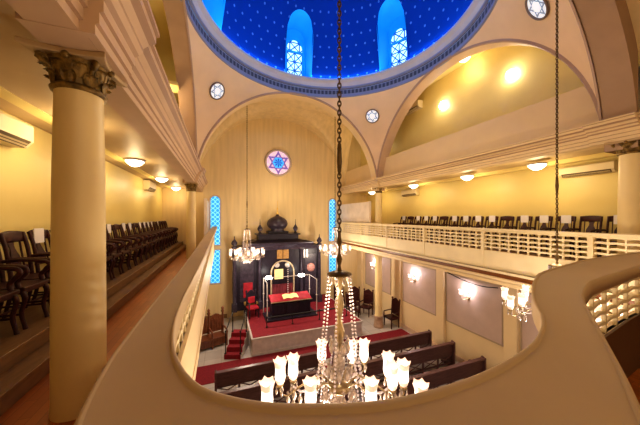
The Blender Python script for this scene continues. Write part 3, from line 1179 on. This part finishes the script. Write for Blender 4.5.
# ------------------------------------------------------------------ chairs
def make_chair():
    t = thing('armchair', 'dark wooden armchair', 'chair')
    mb = MB()
    mb.cbox(.02, 0, .455, .44, .45, .05); mb.cbox(.02, 0, .415, .38, .40, .04)
    mb.build('seat', WOOD, t, bevel=.012)
    for x, y, k in ((.20, -.19, 0), (.20, .19, 0), (-.18, -.19, 1), (-.18, .19, 1)):
        mb = MB()
        if k == 0:
            mb.tube(catmull([(x, y, .43), (x + .025, y, .34), (x - .005, y, .18), (x + .03, y, .0)], 5), [.027] * 6 + [.022] * 6 + [.02] * 3 + [.024], 8)
        else:
            mb.tube([(x, y, .43), (x - .02, y, .22), (x - .07, y, 0)], [.025, .023, .021], 8)
        mb.build('leg', WOOD, t)
    mb = MB()
    for y in (-.195, .195):
        mb.tube(catmull([(-.18, y, .44), (-.20, y, .65), (-.235, y, .88), (-.285, y, 1.06)], 5), [.024] * 16, 8)
    # bowed top rail and lower rail
    for z0, z1, th, x in ((.93, 1.07, .028, -.262), (.56, .61, .022, -.2)):
        def fn(u, v):
            y = (u - .5) * .43
            bow = -.035 * (1 - (2 * u - 1) ** 2)
            a = 2 * PI * v
            crest = .02 * math.cos((u - .5) * PI)
            return (x + bow + th / 2 * math.cos(a) - .10 * (z0 + (z1 - z0) * (.5 + .5 * math.sin(a)) - z0), y, z0 + (z1 - z0) * (.5 + .5 * math.sin(a)) + (crest if math.sin(a) > 0 else 0))
        mb.grid(fn, 8, 10)
    # vase splat
    def sp(u, v):
        w = .055 + .03 * math.sin(v * 2 * PI) + .02 * v
        return (-.205 - .085 * v ** 1.3 - .03, (u - .5) * 2 * w, .60 + .36 * v)
    mb.grid(sp, 2, 10)
    mb.grid(lambda u, v: (sp(u, v)[0] + .014, sp(u, v)[1], sp(u, v)[2]), 2, 10)
    for s in (-1, 1):
        mb.tube([(-.225, s * .12, .60), (-.275, s * .125, .94)], .011, 6)
    mb.build('backrest', WOOD, t)
    for s in (-1, 1):
        mb = MB()
        mb.tube(catmull([(-.215, s * .20, .72), (-.05, s * .20, .735), (.12, s * .205, .72), (.22, s * .205, .70), (.245, s * .205, .655), (.205, s * .202, .60), (.165, s * .20, .54), (.185, s * .20, .45)], 5),
                [.022] * 10 + [.026] * 10 + [.028] * 5 + [.024] * 11, 8)
        mb.build('armrest', WOOD, t)
    mb = MB()
    for s in (-1, 1):
        mb.tube([(.20, s * .19, .17), (-.20, s * .19, .17)], .013, 6)
    mb.tube([(.0, -.19, .17), (.0, .19, .17)], .013, 6)
    mb.build('stretcher', WOOD, t)
    mb = MB()
    mb.hexa([(-.276, -.11, .88), (-.264, -.11, .88), (-.264, .11, .88), (-.276, .11, .88)], [(-.285, -.11, 1.10), (-.273, -.11, 1.10), (-.273, .11, 1.10), (-.285, .11, 1.10)])
    mb.build('paper_notice', WHITEP, t)
    return t


ORD = ['first', 'second', 'third', 'fourth', 'fifth', 'sixth', 'seventh', 'eighth', 'ninth', 'tenth', 'eleventh', 'twelfth', 'thirteenth', 'fourteenth', 'fifteenth', 'sixteenth', 'seventeenth', 'eighteenth', 'nineteenth', 'twentieth']
chair0 = make_chair()
first = [True]


def put_chair(loc, rz, label, group, paper=True):
    if first[0]:
        first[0] = False
        chair0.location = loc
        chair0.rotation_euler = (0, 0, rz)
        chair0['label'] = label
        chair0['group'] = group
        return
    dup(chair0, loc, rz, label, group, () if paper else ('paper_notice',))


PITCH = .52
k_near = k_far = 0
for i in range(22):
    y = 3.60 + PITCH * i
    paper = i not in (2, 5, 9, 12, 17, 19, 20, 21)
    tail = 'with white notice' if paper else 'with bare back'
    if y < 5.6:
        lb = 'dark wooden armchair %s, %s of the chairs left of the big column' % (tail, ORD[k_near]); k_near += 1
    else:
        lb = 'dark wooden armchair %s, %s past the big column in left gallery' % (tail, ORD[k_far]); k_far += 1
    put_chair((-2.30, y, Z(-1.27)), random.uniform(-.012, .012), lb, 'armchairs along the left gallery', paper)
for i in range(16):
    y = 3.15 + .515 * i
    paper = i not in (1, 5, 10, 14)
    tail = 'with white notice' if paper else 'with bare back'
    lb = 'dark wooden armchair %s, %s from right edge column in right gallery' % (tail, ORD[i])
    put_chair((8.52, y, Z(-1.05)), PI + random.uniform(-.012, .012), lb, 'armchairs along the right gallery', paper)


# ------------------------------------------------------------------ pews
def make_pew(L):
    t = thing('pew', 'pew', 'pew')
    mb = MB(); mb.box(-L / 2, L / 2, -.30, .12, .42, .47); mb.build('seat', PEW, t, bevel=.012)
    mb = MB()
    mb.hexa([(-L / 2, .125, .47), (L / 2, .125, .47), (L / 2, .16, .47), (-L / 2, .16, .47)], [(-L / 2, .17, .93), (L / 2, .17, .93), (L / 2, .205, .93), (-L / 2, .205, .93)])
    mb.build('backrest', PEW, t, bevel=.006)
    mb = MB()                                     # open frame of posts and crossed braces under the back
    k = max(2, int(L / .62))
    mb.box(-L / 2, L / 2, .11, .15, .16, .21)
    for i in range(k + 1):
        x = -L / 2 + L * i / k
        mb.hexa([(x - .03, .11, .0), (x + .03, .11, .0), (x + .03, .15, .0), (x - .03, .15, .0)], [(x - .03, .135, .60), (x + .03, .135, .60), (x + .03, .175, .60), (x - .03, .175, .60)])
    for i in range(k):
        x0, x1 = -L / 2 + L * i / k, -L / 2 + L * (i + 1) / k
        mb.tube([(x0, .13, .20), (x1, .15, .48)], .016, 6); mb.tube([(x0, .15, .48), (x1, .13, .20)], .016, 6)
    mb.build('back_frame', PEW, t)
    mb = MB(); mb.box(-L / 2 - .02, L / 2 + .02, .13, .27, .92, .965); mb.build('top_rail', PEW, t, bevel=.012)
    for s in (-1, 1):
        mb = MB()
        x = s * L / 2
        prof = [(-.34, 0), (.26, 0), (.27, .5), (.27, .97), (.13, 1.0), (.06, .80), (-.05, .68), (-.30, .66), (-.36, .60), (-.32, .45)]
        mb.prism(prof, x - .03, x + .03, 'x')
        mb.build('end_panel', PEW, t, bevel=.008)
    return t


LR, LL = 4.0, 3.3
pews = []
p0 = make_pew(LR); q0 = make_pew(LL)
for i, (x1, y) in enumerate(((7.80, 8.22), (7.92, 7.22), (7.95, 6.08), (7.95, 5.0), (7.95, 3.95))):
    wr = ['closest to the red carpet', 'second from the red carpet', 'third from the red carpet', 'fourth from the red carpet', 'fifth from the red carpet'][i]
    lab = 'long dark wooden pew in right block, ' + wr
    loc = (x1 - LR / 2 - .05, y, 0)
    if i == 0:
        p0.location = loc; p0.rotation_euler = (0, 0, PI); p0['label'] = lab; p0['group'] = 'right block of pews'
    else:
        dup(p0, loc, PI, lab, 'right block of pews')
    lab = 'long dark wooden pew in left block, ' + wr
    loc = (-.15 + LL / 2, y + .1, 0)
    if i == 0:
        q0.location = loc; q0.rotation_euler = (0, 0, PI); q0['label'] = lab; q0['group'] = 'left block of pews'
    else:
        dup(q0, loc, PI, lab, 'left block of pews')

# ------------------------------------------------------------------ carpets, platform, stairs
mb = MB(); mb.box(-.85, 8.28, 9.25, 10.40, .0, .014)
tag(mb.build('carpet_runner', RED), 'red carpet runner lying across the marble floor before the platform', 'carpet')
mb = MB(); mb.box(3.26, 3.66, 2.9, 9.25, .0, .012)
tag(mb.build('aisle_carpet', RED), 'red aisle carpet running between the two blocks of pews', 'carpet')
t = thing('platform', 'low grey stone platform with red carpet top in front of the dark ark', 'platform', (3.2, 12.7, 0))
mb = MB(); mb.box(-2.05, 2.9, -2.2, 2.28, 0, .66); mb.box(-2.08, 2.93, -2.23, 2.28, 0, .08); mb.box(-2.09, 2.94, -2.24, 2.28, .62, .68)
mb.build('plinth', GREYST, t, bevel=.006)
mb = MB(); mb.box(-2.02, 2.87, -2.17, 2.26, .68, .695); mb.build('carpet', RED, t)
t = thing('stair', 'short red carpeted stair with black railings climbing to the left end of the platform', 'stair', (.62, 11.12, 0), -.36)
mb = MB()
for i in range(4):
    mb.box(-.33, .33, -.62 + .27 * i, .52, .165 * i, .165 * (i + 1) - .012)
mb.build('steps', GREYST, t, bevel=.006)
mb = MB()
for i in range(4):
    mb.box(-.31, .31, -.63 + .27 * i, .50, .165 * (i + 1) - .012, .165 * (i + 1) + .003)
    mb.box(-.31, .31, -.635 + .27 * i, -.61 + .27 * i, .165 * i, .165 * (i + 1))
mb.build('carpet', RED, t)
for sx_ in (-.29, .29):
    ends_ = [(sx_, -.55, .16), (sx_, .30, .66)]
    for (x, y, z) in ends_:
        mb = MB(); mb.lathe([(.045, z - .03), (.045, z + .03), (.02, z + .05), (.018, z + .43), (.03, z + .47), (.018, z + .51), (.018, z + .84), (.04, z + .87), (.001, z + .92)], 12, (x, y, 0)); mb.build('railing_post', DARKM, t)
    mb = MB(); mb.tube([(x, y, z + .83) for x, y, z in ends_], .022, 8); mb.build('handrail', DARKM, t)


def railing(name, label, pts, zt, loc, rz=0.0):
    t = thing(name, label, 'railing', loc, rz)
    for (x, y, z) in pts:
        mb = MB(); mb.lathe([(.05, z), (.05, z + .03), (.02, z + .05), (.018, z + zt * .5), (.03, z + zt * .55), (.018, z + zt * .6), (.018, z + zt), (.04, z + zt + .03), (.001, z + zt + .07)], 12, (x, y, 0)); mb.build('post', DARKM, t)
    mb = MB(); mb.tube([(x, y, z + zt) for x, y, z in pts], .036, 8); mb.build('top_rail', DARKM, t)
    return t


t = railing('platform_railing', 'low dark railing along the platform front before the reading table', [(-1.35, 0, 0), (-.2, 0, 0), (1.1, 0, 0), (2.5, 0, 0)], .42, (3.2, 11.3, .695))


# ------------------------------------------------------------------ ark
AY = 13.75
ar = thing('ark', 'tall dark carved wooden ark with onion dome standing against the end wall', 'ark', (2.92, AY, .695))
z0 = .695
H = 3.25      # body height above the platform
mb = MB(); mb.box(-2.3, 2.3, .06, 1.1, 0, H); mb.build('body', EBON, ar)
for x in (-2.3, -1.05, 1.25, 2.3):
    mb = MB()
    mb.cbox(x, .0, .2, .26, .26, .4); mb.cbox(x, .0, H - .1, .26, .26, .2)
    mb.lathe([(.12, .4), (.09, .46), (.10, 1.2), (.085, H - .35), (.12, H - .28), (.13, H - .2)], 16, (x, 0, 0))
    p = mb.build('post', EBON2, ar)
    if abs(x) > 2:
        mb = MB()
        mb.lathe([(.13, H), (.14, H + .05), (.06, H + .08), (.14, H + .17), (.15, H + .24), (.10, H + .33), (.03, H + .42), (.015, H + .56), (.001, H + .60)], 16, (x, 0, 0))
        mb.build('finial', EBON2, p)
mb = MB()
mb.prism([(-.18, H - .02), (-.22, H + .06), (-.32, H + .12), (-.34, H + .2), (1.1, H + .2), (1.1, H - .02)], -1.85, 1.85, 'x')
mb.prism([(-.10, H - .2), (-.16, H - .02), (1.1, H - .02), (1.1, H - .2)], -2.3, 2.3, 'x')
mb.build('cornice', EBON2, ar, bevel=.01)
mb = MB()
mb.hexa([(-1.75, -.25, H + .2), (1.75, -.25, H + .2), (1.75, 1.05, H + .2), (-1.75, 1.05, H + .2)], [(-1.15, .0, H + .34), (1.15, .0, H + .34), (1.15, 1.0, H + .34), (-1.15, 1.0, H + .34)])
mb.box(-1.08, 1.08, .05, 1.0, H + .34, H + .58)
mb.box(-1.18, 1.18, -.02, 1.02, H + .58, H + .65)
mb.box(-.55, .55, .15, .95, H + .65, H + .78)
mb.build('roof_tier', EBON, ar, bevel=.012)
mb = MB()
b0 = H + .78
mb.lathe([(.36, b0), (.38, b0 + .05), (.34, b0 + .09), (.46, b0 + .18), (.55, b0 + .31), (.57, b0 + .42), (.52, b0 + .57), (.38, b0 + .71), (.2, b0 + .80), (.09, b0 + .86), (.06, b0 + .92)], 28, (0, .5, 0), wav=lambda i, t, r, z: (r * (1 + .03 * math.cos(12 * t)), z))
dm = mb.build('onion_dome', EBON2, ar)
mb = MB(); mb.lathe([(.05, b0 + .90), (.09, b0 + .97), (.04, b0 + 1.03), (.025, b0 + 1.18), (.06, b0 + 1.22), (.015, b0 + 1.30), (.010, b0 + 1.66), (.001, b0 + 1.68)], 12, (0, .5, 0)); mb.build('finial', GILT, dm)
for s in (-1, 1):
    mb = MB(); b1 = H + .65
    mb.lathe([(.08, b1), (.1, b1 + .05), (.05, b1 + .1), (.13, b1 + .22), (.14, b1 + .3), (.07, b1 + .42), (.02, b1 + .5), (.008, b1 + .78), (.001, b1 + .8)], 14, (s * .98, .3, 0)); mb.build('finial', EBON2, ar)
# central arch with gilded outline and curtain, tablets above it
mb = MB()
aw, az, ax = .62, 1.82, .18
pts = [(ax - aw, -.01, .55)] + [(ax - aw * math.cos(PI * i / 20), -.01, az + aw * 1.0 * math.sin(PI * i / 20)) for i in range(21)] + [(ax + aw, -.01, .55)]
mb.tube(pts, .045, 8)
mb.build('arch_moulding', mat('pale_gilt', (.62, .50, .34), .4, metal=.3, var=.3, scale=14), ar)
mb = MB()
mb.add([(x, .045, z) for x, y, z in pts], [tuple(range(len(pts)))])
mb.build('doorway', EBON, ar)
for s in (-1, 1):
    mb = MB(); mb.box(.2 + s * .17 - .15, .2 + s * .17 + .15, .0, .06, 2.55, 3.0)
    mb.lathe([(.15, 0), (.15, .055), (.001, .055)], 20, (.2 + s * .17, .06, 3.0), axis=(0, -1, 0))
    mb.build('tablet', mat('tablet_gold', (.42, .24, .08), .4, metal=.3, var=.3, scale=12), ar)
mb = MB(); mb.box(-.26, .20, -.06, .02, 1.48, 2.0); mb.build('plaque', GILTL, ar)
mb = MB()
for k in range(12):                                # hanging silver lamp and its chain before the doorway
    mb.ball((.46, -.06, .75 + .11 * k), .035, 8, 6)
mb.lathe([(.02, .5), (.08, .56), (.09, .62), (.03, .72)], 12, (.46, -.06, 0))
mb.build('lamp_chain', SILV, ar)
for x, z, r in ((-.12, 2.22, .14), (.46, 2.2, .15)):
    mb = MB(); mb.lathe([(r, 0), (r, .03), (r * .6, .05), (.001, .06)], 14, (x, .04, z), axis=(0, -1, 0)); mb.build('rosette', SILV, ar)
mb = MB(); mb.lathe([(.24, 0), (.24, .03), (.15, .05), (.001, .06)], 20, (1.80, .03, 1.98), axis=(0, -1, 0)); mb.build('rosette', mat('rose_disc', (.5, .25, .22), .4, var=.3, scale=12), ar)
for x in (1.40, 1.56):
    mb = MB(); mb.box(x - .045, x + .045, -.04, .06, 2.55, 3.0); mb.build('relief_bar', SILV, ar)
for s in (-1, 1):
    mb = MB(); xm = -1.68 if s < 0 else 1.78
    mb.box(xm - .34, xm + .34, .02, .07, .45, 2.75)
    mb.box(xm - .27, xm + .27, -.0, .07, 1.9 if s < 0 else 2.3, 2.62)
    mb.build('side_panel', EBON2, ar, bevel=.01)
mb = MB()
mb.box(-1.86, -1.40, -.03, .03, .66, 1.42)
mb.build('red_curtain', VELV, ar, bevel=.015)
mb = MB()
mb.grid(lambda u, v: (-.42 + 1.2 * u, .03 + .012 * math.sin(u * 40), .3 + .9 * v), 60, 2)
mb.build('door_curtain', mat('dark_curtain', (.16, .02, .03), .7, var=.3), ar)

# reading table with lamp frame
rt = thing('reading_table', 'reading table with red cloth under a white frame with two lamps, before the ark', 'table', (3.16, 12.45, .695))
mb = MB(); mb.box(-.95, .95, -.40, .24, 0, .80); mb.box(-1.25, 1.25, -.66, .55, 0, .07); mb.box(-.99, .99, -.43, .26, 0, .16)
for s in (-1, 0, 1):
    mb.box(s * .66 - .26, s * .66 + .26, -.44, -.40, .2, .68)
mb.build('cabinet', EBON, rt, bevel=.01)
mb = MB(); mb.hexa([(-1.0, -.45, .78), (1.0, -.45, .78), (1.0, .25, .88), (-1.0, .25, .88)], [(-1.0, -.45, .84), (1.0, -.45, .84), (1.0, .25, 1.0), (-1.0, .25, 1.0)])
mb.build('cloth_top', VELV, rt, bevel=.015)
mb = MB(); mb.tube([(-1.02, -.47, .80), (1.02, -.47, .80)], .025, 8); mb.build('edge_rail', BRASS, rt)
for x, y in ((-1.2, -.6), (1.2, -.6), (-1.2, .5), (1.2, .5)):
    mb = MB(); mb.tube([(x, y, 0), (x, y, 1.76)], .024, 8); mb.ball((x, y, 1.0), .045)
    mb.build('frame_post', SILV, rt)
mb = MB()
mb.tube([(-1.2, .5, 1.76), (1.2, .5, 1.76)], .018, 8); mb.tube([(-1.2, -.6, 1.76), (-1.2, .5, 1.76)], .018, 8); mb.tube([(1.2, -.6, 1.76), (1.2, .5, 1.76)], .018, 8)
mb.build('frame_rail', SILV, rt)
for x in (-.95, .75):
    mb = MB(); mb.lathe([(.001, .0), (.16, .01), (.17, .05), (.13, .12), (.001, .14)], 16, (x, .5, 1.71)); mb.build('lamp', BULB, rt)
mb = MB()
def page(u, v):
    x = (u - .5) * .75
    return (x, -.30 + .40 * v, .878 + .09 * v + .04 * abs(math.sin(u * 2 * PI)))
mb.grid(page, 16, 2)
bk = mb.build('open_book', GILTL)
bk.location = (3.16, 12.42, .70)
tag(bk, 'open golden book lying on the red cloth of the reading table', 'book')


def armless(name, label, cat, loc, rz, wood, w=.6, h=1.35, cushion=None):
    t = thing(name, label, cat, loc, rz)
    mb = MB(); mb.box(-w / 2, w / 2, -.26, .26, .42, .50); mb.build('seat', cushion or wood, t, bevel=.02)
    for x, y in ((-w / 2 + .04, -.22), (w / 2 - .04, -.22), (-w / 2 + .04, .24), (w / 2 - .04, .24)):
        mb = MB(); mb.tube([(x, y, .44), (x, y, 0)], [.035, .028], 8); mb.build('leg', wood, t)
    mb = MB()
    for s in (-1, 1):
        mb.tube([(s * (w / 2 - .04), .24, .4), (s * (w / 2 - .04), .30, h)], .035, 8)
        mb.ball((s * (w / 2 - .04), .30, h + .04), .05)
    mb.box(-w / 2 + .05, w / 2 - .05, .25, .29, .55, h - .18)
    mb.prism([(-w / 2 + .04, h - .2), (w / 2 - .04, h - .2), (w / 2 - .06, h - .05), (0, h + .10), (-w / 2 + .06, h - .05)], .26, .31, 'y')
    mb.build('backrest', wood, t, bevel=.01)
    if cushion:
        mb = MB(); mb.box(-w / 2 + .09, w / 2 - .09, .21, .26, .6, h - .24); mb.build('back_cushion', cushion, t, bevel=.02)
    for s in (-1, 1):
        mb = MB(); mb.tube([(s * (w / 2 - .03), .27, .74), (s * (w / 2 - .02), -.22, .72), (s * (w / 2 - .03), -.24, .44)], .028, 8); mb.build('armrest', wood, t)
    return t


# throne: double-seated, tall posts, on the floor left of the stair
th = thing('double_throne', 'brown carved wooden double throne with tall posts left of the red stair', 'chair', (-.42, 11.9, 0), .3)
th.scale = (1.1, 1.0, .86)
mb = MB(); mb.box(-.52, .52, -.3, .3, .40, .50); mb.box(-.50, .50, -.27, .3, .1, .40); mb.build('seat', OAK, th, bevel=.015)
for x in (-.54, 0, .54):
    mb = MB()
    mb.lathe([(.05, 0), (.045, .6), (.06, .7), (.045, .8), (.04, 1.45), (.07, 1.52), (.04, 1.58), (.055, 1.68), (.001, 1.78)], 12, (x, .3, 0))
    mb.build('post', OAK, th)
mb = MB()
for x in (-.27, .27):
    mb.prism([(x - .22, .55), (x + .22, .55), (x + .22, 1.25), (x + .12, 1.4), (x, 1.45), (x - .12, 1.4), (x - .22, 1.25)], .28, .33, 'y')
    for k in range(4):
        mb.tube([(x - .15 + .1 * k, .27, .66), (x - .15 + .1 * k, .27, 1.2)], .014, 6)
mb.build('backrest', OAK, th)
for x in (-.54, 0, .54):
    mb = MB(); mb.tube(catmull([(x, .3, .78), (x, .0, .80), (x, -.25, .76), (x, -.30, .66), (x, -.26, .42), (x, -.29, 0)], 5), .035, 8); mb.build('armrest', OAK, th)
armless('clergy_chair', 'red cushioned dark chair standing on the platform left of the ark', 'chair', (1.42, 12.75, .695), .2, EBON, .52, 1.15, VELV)
# low gold-topped chest beside it
t = thing('gilded_stand', 'small stand with gold top standing on the red platform under the red curtain', 'stand', (1.40, 13.42, .695))
mb = MB(); mb.box(-.34, .34, -.15, .15, .42, .52); mb.build('gold_top', mat('stand_gold', (.5, .34, .1), .4, metal=.3, var=.4, scale=14), t, bevel=.01)
for x, y in ((-.3, -.16), (.3, -.16), (-.3, .16), (.3, .16)):
    mb = MB(); mb.tube([(x, y * .7, .44), (x, y * .7, 0)], .025, 8); mb.build('leg', EBON, t)
for i, (x, y, rz, lb) in enumerate(((6.62, 14.05, -.3, 'dark wooden high-backed chair against the wall under the right blue window'), (7.25, 13.3, -.5, 'dark wooden high-backed chair between the right blue window and ground floor column'),
                                    (7.6, 12.6, -1.0, 'dark wooden high-backed chair just left of the ground floor column'), (6.62, 12.4, -.2, 'dark wooden high-backed chair beside right end of the platform'),
                                    (8.0, 10.85, -1.5, 'dark wooden high-backed chair just right of the ground floor column'))):
    armless('side_chair', lb, 'chair', (x, y, 0), rz, WOOD, .62, 1.3)


# ------------------------------------------------------------------ chandeliers
NEAR_ARMS = [[(-.46, .09), (-.58, .02)], [(.50, -.06), (.62, -.01), (.51, .13)], [(-.64, -.31), (-.27, -.30)], [(.25, -.30), (.66, -.34)], [(-.17, .40)], [(.31, .41), (.17, .39)]]
FULL_ARMS = []
for k_ in range(8):
    t_ = 2 * PI * (k_ + .3) / 8
    FULL_ARMS.append([(.46 * math.cos(t_ - .2), .46 * math.sin(t_ - .2)), (.70 * math.cos(t_ + .1), .70 * math.sin(t_ + .1))])


def drop_mesh():
    m = MB()
    m.lathe([(.001, .045), (.006, .04), (.010, .034), (.006, .028), (.004, .02), (.013, .004), (.015, -.006), (.010, -.022), (.001, -.034)], 8)
    o = m.build('crystal_pendant', CRYS)
    me = o.data
    bpy.data.objects.remove(o)
    return me


def chandelier(x, y, ztop, label, arms, zc=1.10, big=1.0, rz=0.0):
    """origin at lamp-ring level"""
    zl = Z(-1.655)
    t = thing('chandelier', label, 'chandelier', (x, y, zl), rz, 'crystal chandeliers')
    top = ztop - zl
    DROP = drop_mesh()

    def pend_at(par, q, sc_=1.0):
        o = bpy.data.objects.new('crystal_pendant', DROP)
        C.objects.link(o)
        o.parent = par
        o.location = q
        o.scale = (sc_, sc_, sc_ * 1.15)
    mb = MB()
    zz = zc + .40
    flip = 0
    while zz < top:
        a = flip * PI / 2
        pts = []
        for k in range(10):
            th_ = 2 * PI * k / 10
            q = .016 * math.cos(th_)
            pts.append((q * math.cos(a), q * math.sin(a), zz + .027 + .030 * math.sin(th_)))
        mb.tube(pts, .007, 5, closed=True)
        zz += .044
        flip ^= 1
    mb.lathe([(.001, 2.05), (.018, 2.1), (.026, 2.2), (.018, 2.36), (.001, 2.4)], 10)
    mb.build('chain', CHAINM, t)
    mb = MB()
    mb.lathe([(.012, zc + .42), (.016, zc + .36), (.026, zc + .31), (.012, zc + .27), (.012, zc + .2), (.03, zc + .14), (.014, zc + .08), (.03, zc)], 12)
    mb.lathe([(.001, zc + .035), (.05, zc + .03), (.118, zc + .006), (.122, zc - .006), (.05, zc - .02), (.001, zc - .02)], 24)
    mb.build('canopy', CHAINM, t)
    mb = MB()
    mb.lathe([(.03, zc - .02), (.05, zc - .10), (.02, zc - .16), (.03, zc - .22), (.05, zc - .30), (.03, zc - .38), (.02, zc - .44), (.045, zc - .52), (.055, zc - .58), (.03, zc - .66), (.02, zc - .72), (.02, .3)], 16)
    mb.build('stem', BRASS, t)
    mb = MB()
    mb.lathe([(.02, .36), (.05, .31), (.06, .26), (.05, .19), (.025, .13), (.02, .06)], 16)
    mb.lathe([(.018, .0), (.022, -.06), (.05, -.12), (.092, -.17), (.102, -.21), (.09, -.26), (.05, -.30), (.02, -.33), (.001, -.36)], 20)
    mb.build('glass_baluster', CRYS, t)
    mb = MB()
    mb.lathe([(.02, .06), (.09, .04), (.11, .0), (.09, -.03), (.02, -.04)], 20)
    mb.build('hub', BRASS, t)
    ends = []
    for lamps2 in arms:
        lamps = [Vector((px, py, 0)) * big for px, py in lamps2]
        ctr = sum(lamps, Vector((0, 0, 0))) / len(lamps)
        d = ctr.normalized()
        R = ctr.length * .86
        ends.append((d, R))
        n_ = Vector((-d.y, d.x, 0))
        mb = MB()
        mb.tube(catmull([d * .06 + Vector((0, 0, .0)), d * R * .4 + Vector((0, 0, .10)), d * R * .72 + Vector((0, 0, .02)), d * R + Vector((0, 0, -.07))], 6), .011, 8)
        for q in lamps:
            mb.tube(catmull([d * R + Vector((0, 0, -.07)), d * R * .5 + q * .5 + Vector((0, 0, -.11)), q + Vector((0, 0, -.07)), q + Vector((0, 0, .0))], 4), .008, 6)
            mb.lathe([(.001, -.03), (.022, -.02), (.038, .005), (.03, .015), (.001, .018)], 12, q)
        arm = mb.build('arm', BRASS, t)
        for q in lamps:
            g, r_, f_ = MB(), MB(), MB()
            tulip(g, r_, f_, (q.x, q.y, .015), .235, .056)
            g.build('glass_shade', SHADE, arm)
            r_.build('shade_rim', SHADER, arm)
            f_.build('shade_foot', SHADER, arm)
            for k in range(3):
                aa = 2 * PI * k / 3 + q.x * 9
                pend_at(arm, (q.x + .036 * math.cos(aa), q.y + .036 * math.sin(aa), -.055))
        for k in range(4):
            aa = 2 * PI * k / 4
            pend_at(arm, (d.x * R + .06 * math.cos(aa), d.y * R + .06 * math.sin(aa), -.15), 1.5)
    for k in range(6):
        a = 2 * PI * (k + .25) / 6
        mb = MB()
        for i in range(38):
            s_ = i / 37
            r = .118 + .14 * s_ ** 1.1
            z = (zc - .02) * (1 - s_) + (-.26) * s_
            mb.ball((r * math.cos(a), r * math.sin(a), z), .0115, 6, 4)
        mb.build('bead_string', BEADM, t)
    for d, R in ends:
        mb = MB()
        for i in range(24):
            s_ = i / 23
            r = .16 + (R - .16) * s_
            z = .30 * (1 - s_) ** 2 - .03 - .08 * math.sin(PI * s_)
            mb.ball((r * d.x, r * d.y, z), .0115, 6, 4)
        mb.build('bead_swag', BEADM, t)
    for k in range(10):
        a = 2 * PI * k / 10
        pend_at(t, (.105 * math.cos(a), .105 * math.sin(a), zc - .05))
    for lvl, rr, m_ in ((.40, .085, 8), (.16, .11, 9), (-.04, .14, 10), (-.16, .17, 10), (-.28, .14, 8)):
        for k in range(m_):
            a = 2 * PI * k / m_ + lvl * 3
            pend_at(t, (rr * math.cos(a), rr * math.sin(a), lvl), 1.7)
    return t


chandelier(1.075, 2.28, Z(4.9), 'big crystal chandelier with lit tulip shades just beyond the curved rail', NEAR_ARMS, rz=-math.radians(20.95))
chandelier(5.50, 2.74, Z(4.9), 'crystal chandelier partly hidden by the curved rail, before a mauve wall panel', FULL_ARMS, .80, 1.10)
chandelier(1.05, 11.63, Z(4.98), 'crystal chandelier hanging in front of the left side of the dark ark', FULL_ARMS, 1.12, 1.05)
chandelier(5.25, 11.63, Z(4.98), 'crystal chandelier hanging in front of the right tall blue window', FULL_ARMS, 1.12, 1.05)

# ------------------------------------------------------------------ lights


def point(x, y, z, w, col, r=.08):
    l = bpy.data.lights.new('lamp_or_fill_light', 'POINT')
    l.energy = w
    l.color = col
    l.shadow_soft_size = r
    o = bpy.data.objects.new('lamp_or_fill_light', l)
    C.objects.link(o)
    o.location = (x, y, z)
    return o


def area(loc, rot, sx, sy, w, col):
    l = bpy.data.lights.new('fill_light', 'AREA')
    l.shape = 'RECTANGLE'
    l.size = sx
    l.size_y = sy
    l.energy = w
    l.color = col
    o = bpy.data.objects.new('fill_light', l)
    C.objects.link(o)
    o.location = loc
    o.rotation_euler = rot
    return o


WARM = (1.0, .74, .40)
for x, y, z in LIGHTS:
    point(x, y, z, 17 if x < 0 else 22, WARM, .10)
for x, y, w in ((1.05, 2.28, 45), (5.50, 2.74, 45), (1.05, 11.63, 70), (5.25, 11.63, 70)):
    point(x, y, Z(-2.25), w * 2.3, (1.0, .84, .68), .2)
    point(x, y, Z(-.75), w * .45, (1.0, .80, .56), .2)
for y in (9.62, 6.85, 12.9, 4.0):
    point(8.24, y, 2.86, 18, (1.0, .88, .93), .06)
for y in (8.15, 5.45):
    point(8.25, y, Z(4.5), 6, WARM, .1)
point(8.2, 6.85, Z(5.35), 13, WARM, .1)
point(8.0, 12.9, Z(4.2), 16, WARM, .1)
point(-1.75, 9.6, Z(3.7), 30, WARM, .1)
point(-1.75, 5.0, Z(4.2), 12, WARM, .1)
# unseen upward disc added to wash the dome blue
l = area((CX, CY, Z(6.15)), (PI, 0, 0), 6.4, 6.4, 140, (.10, .50, 1.0))
l.data.shape = 'DISK'
# fill lights added for the back gallery and nave, no fixtures there
area((3.0, -1.2, Z(1.2)), (math.radians(-75 + 180), 0, 0), 7, 1.6, 55, (1.0, .76, .50))
point(CX, CY, Z(2.2), 240, (1.0, .77, .50), 1.0)
point(CX, 13.0, Z(1.6), 55, (1.0, .76, .42), .6)

w = bpy.data.worlds.new('world')
w.use_nodes = True
w.node_tree.nodes['Background'].inputs[0].default_value = (1, .8, .6, 1)
w.node_tree.nodes['Background'].inputs[1].default_value = 0.05
sc.world = w
sc.view_settings.view_transform = 'Standard'
try:
    sc.view_settings.look = 'Medium High Contrast'
except Exception:
    sc.view_settings.look = 'None'
print('LOOK', sc.view_settings.look)
sc.view_settings.exposure = 0.02
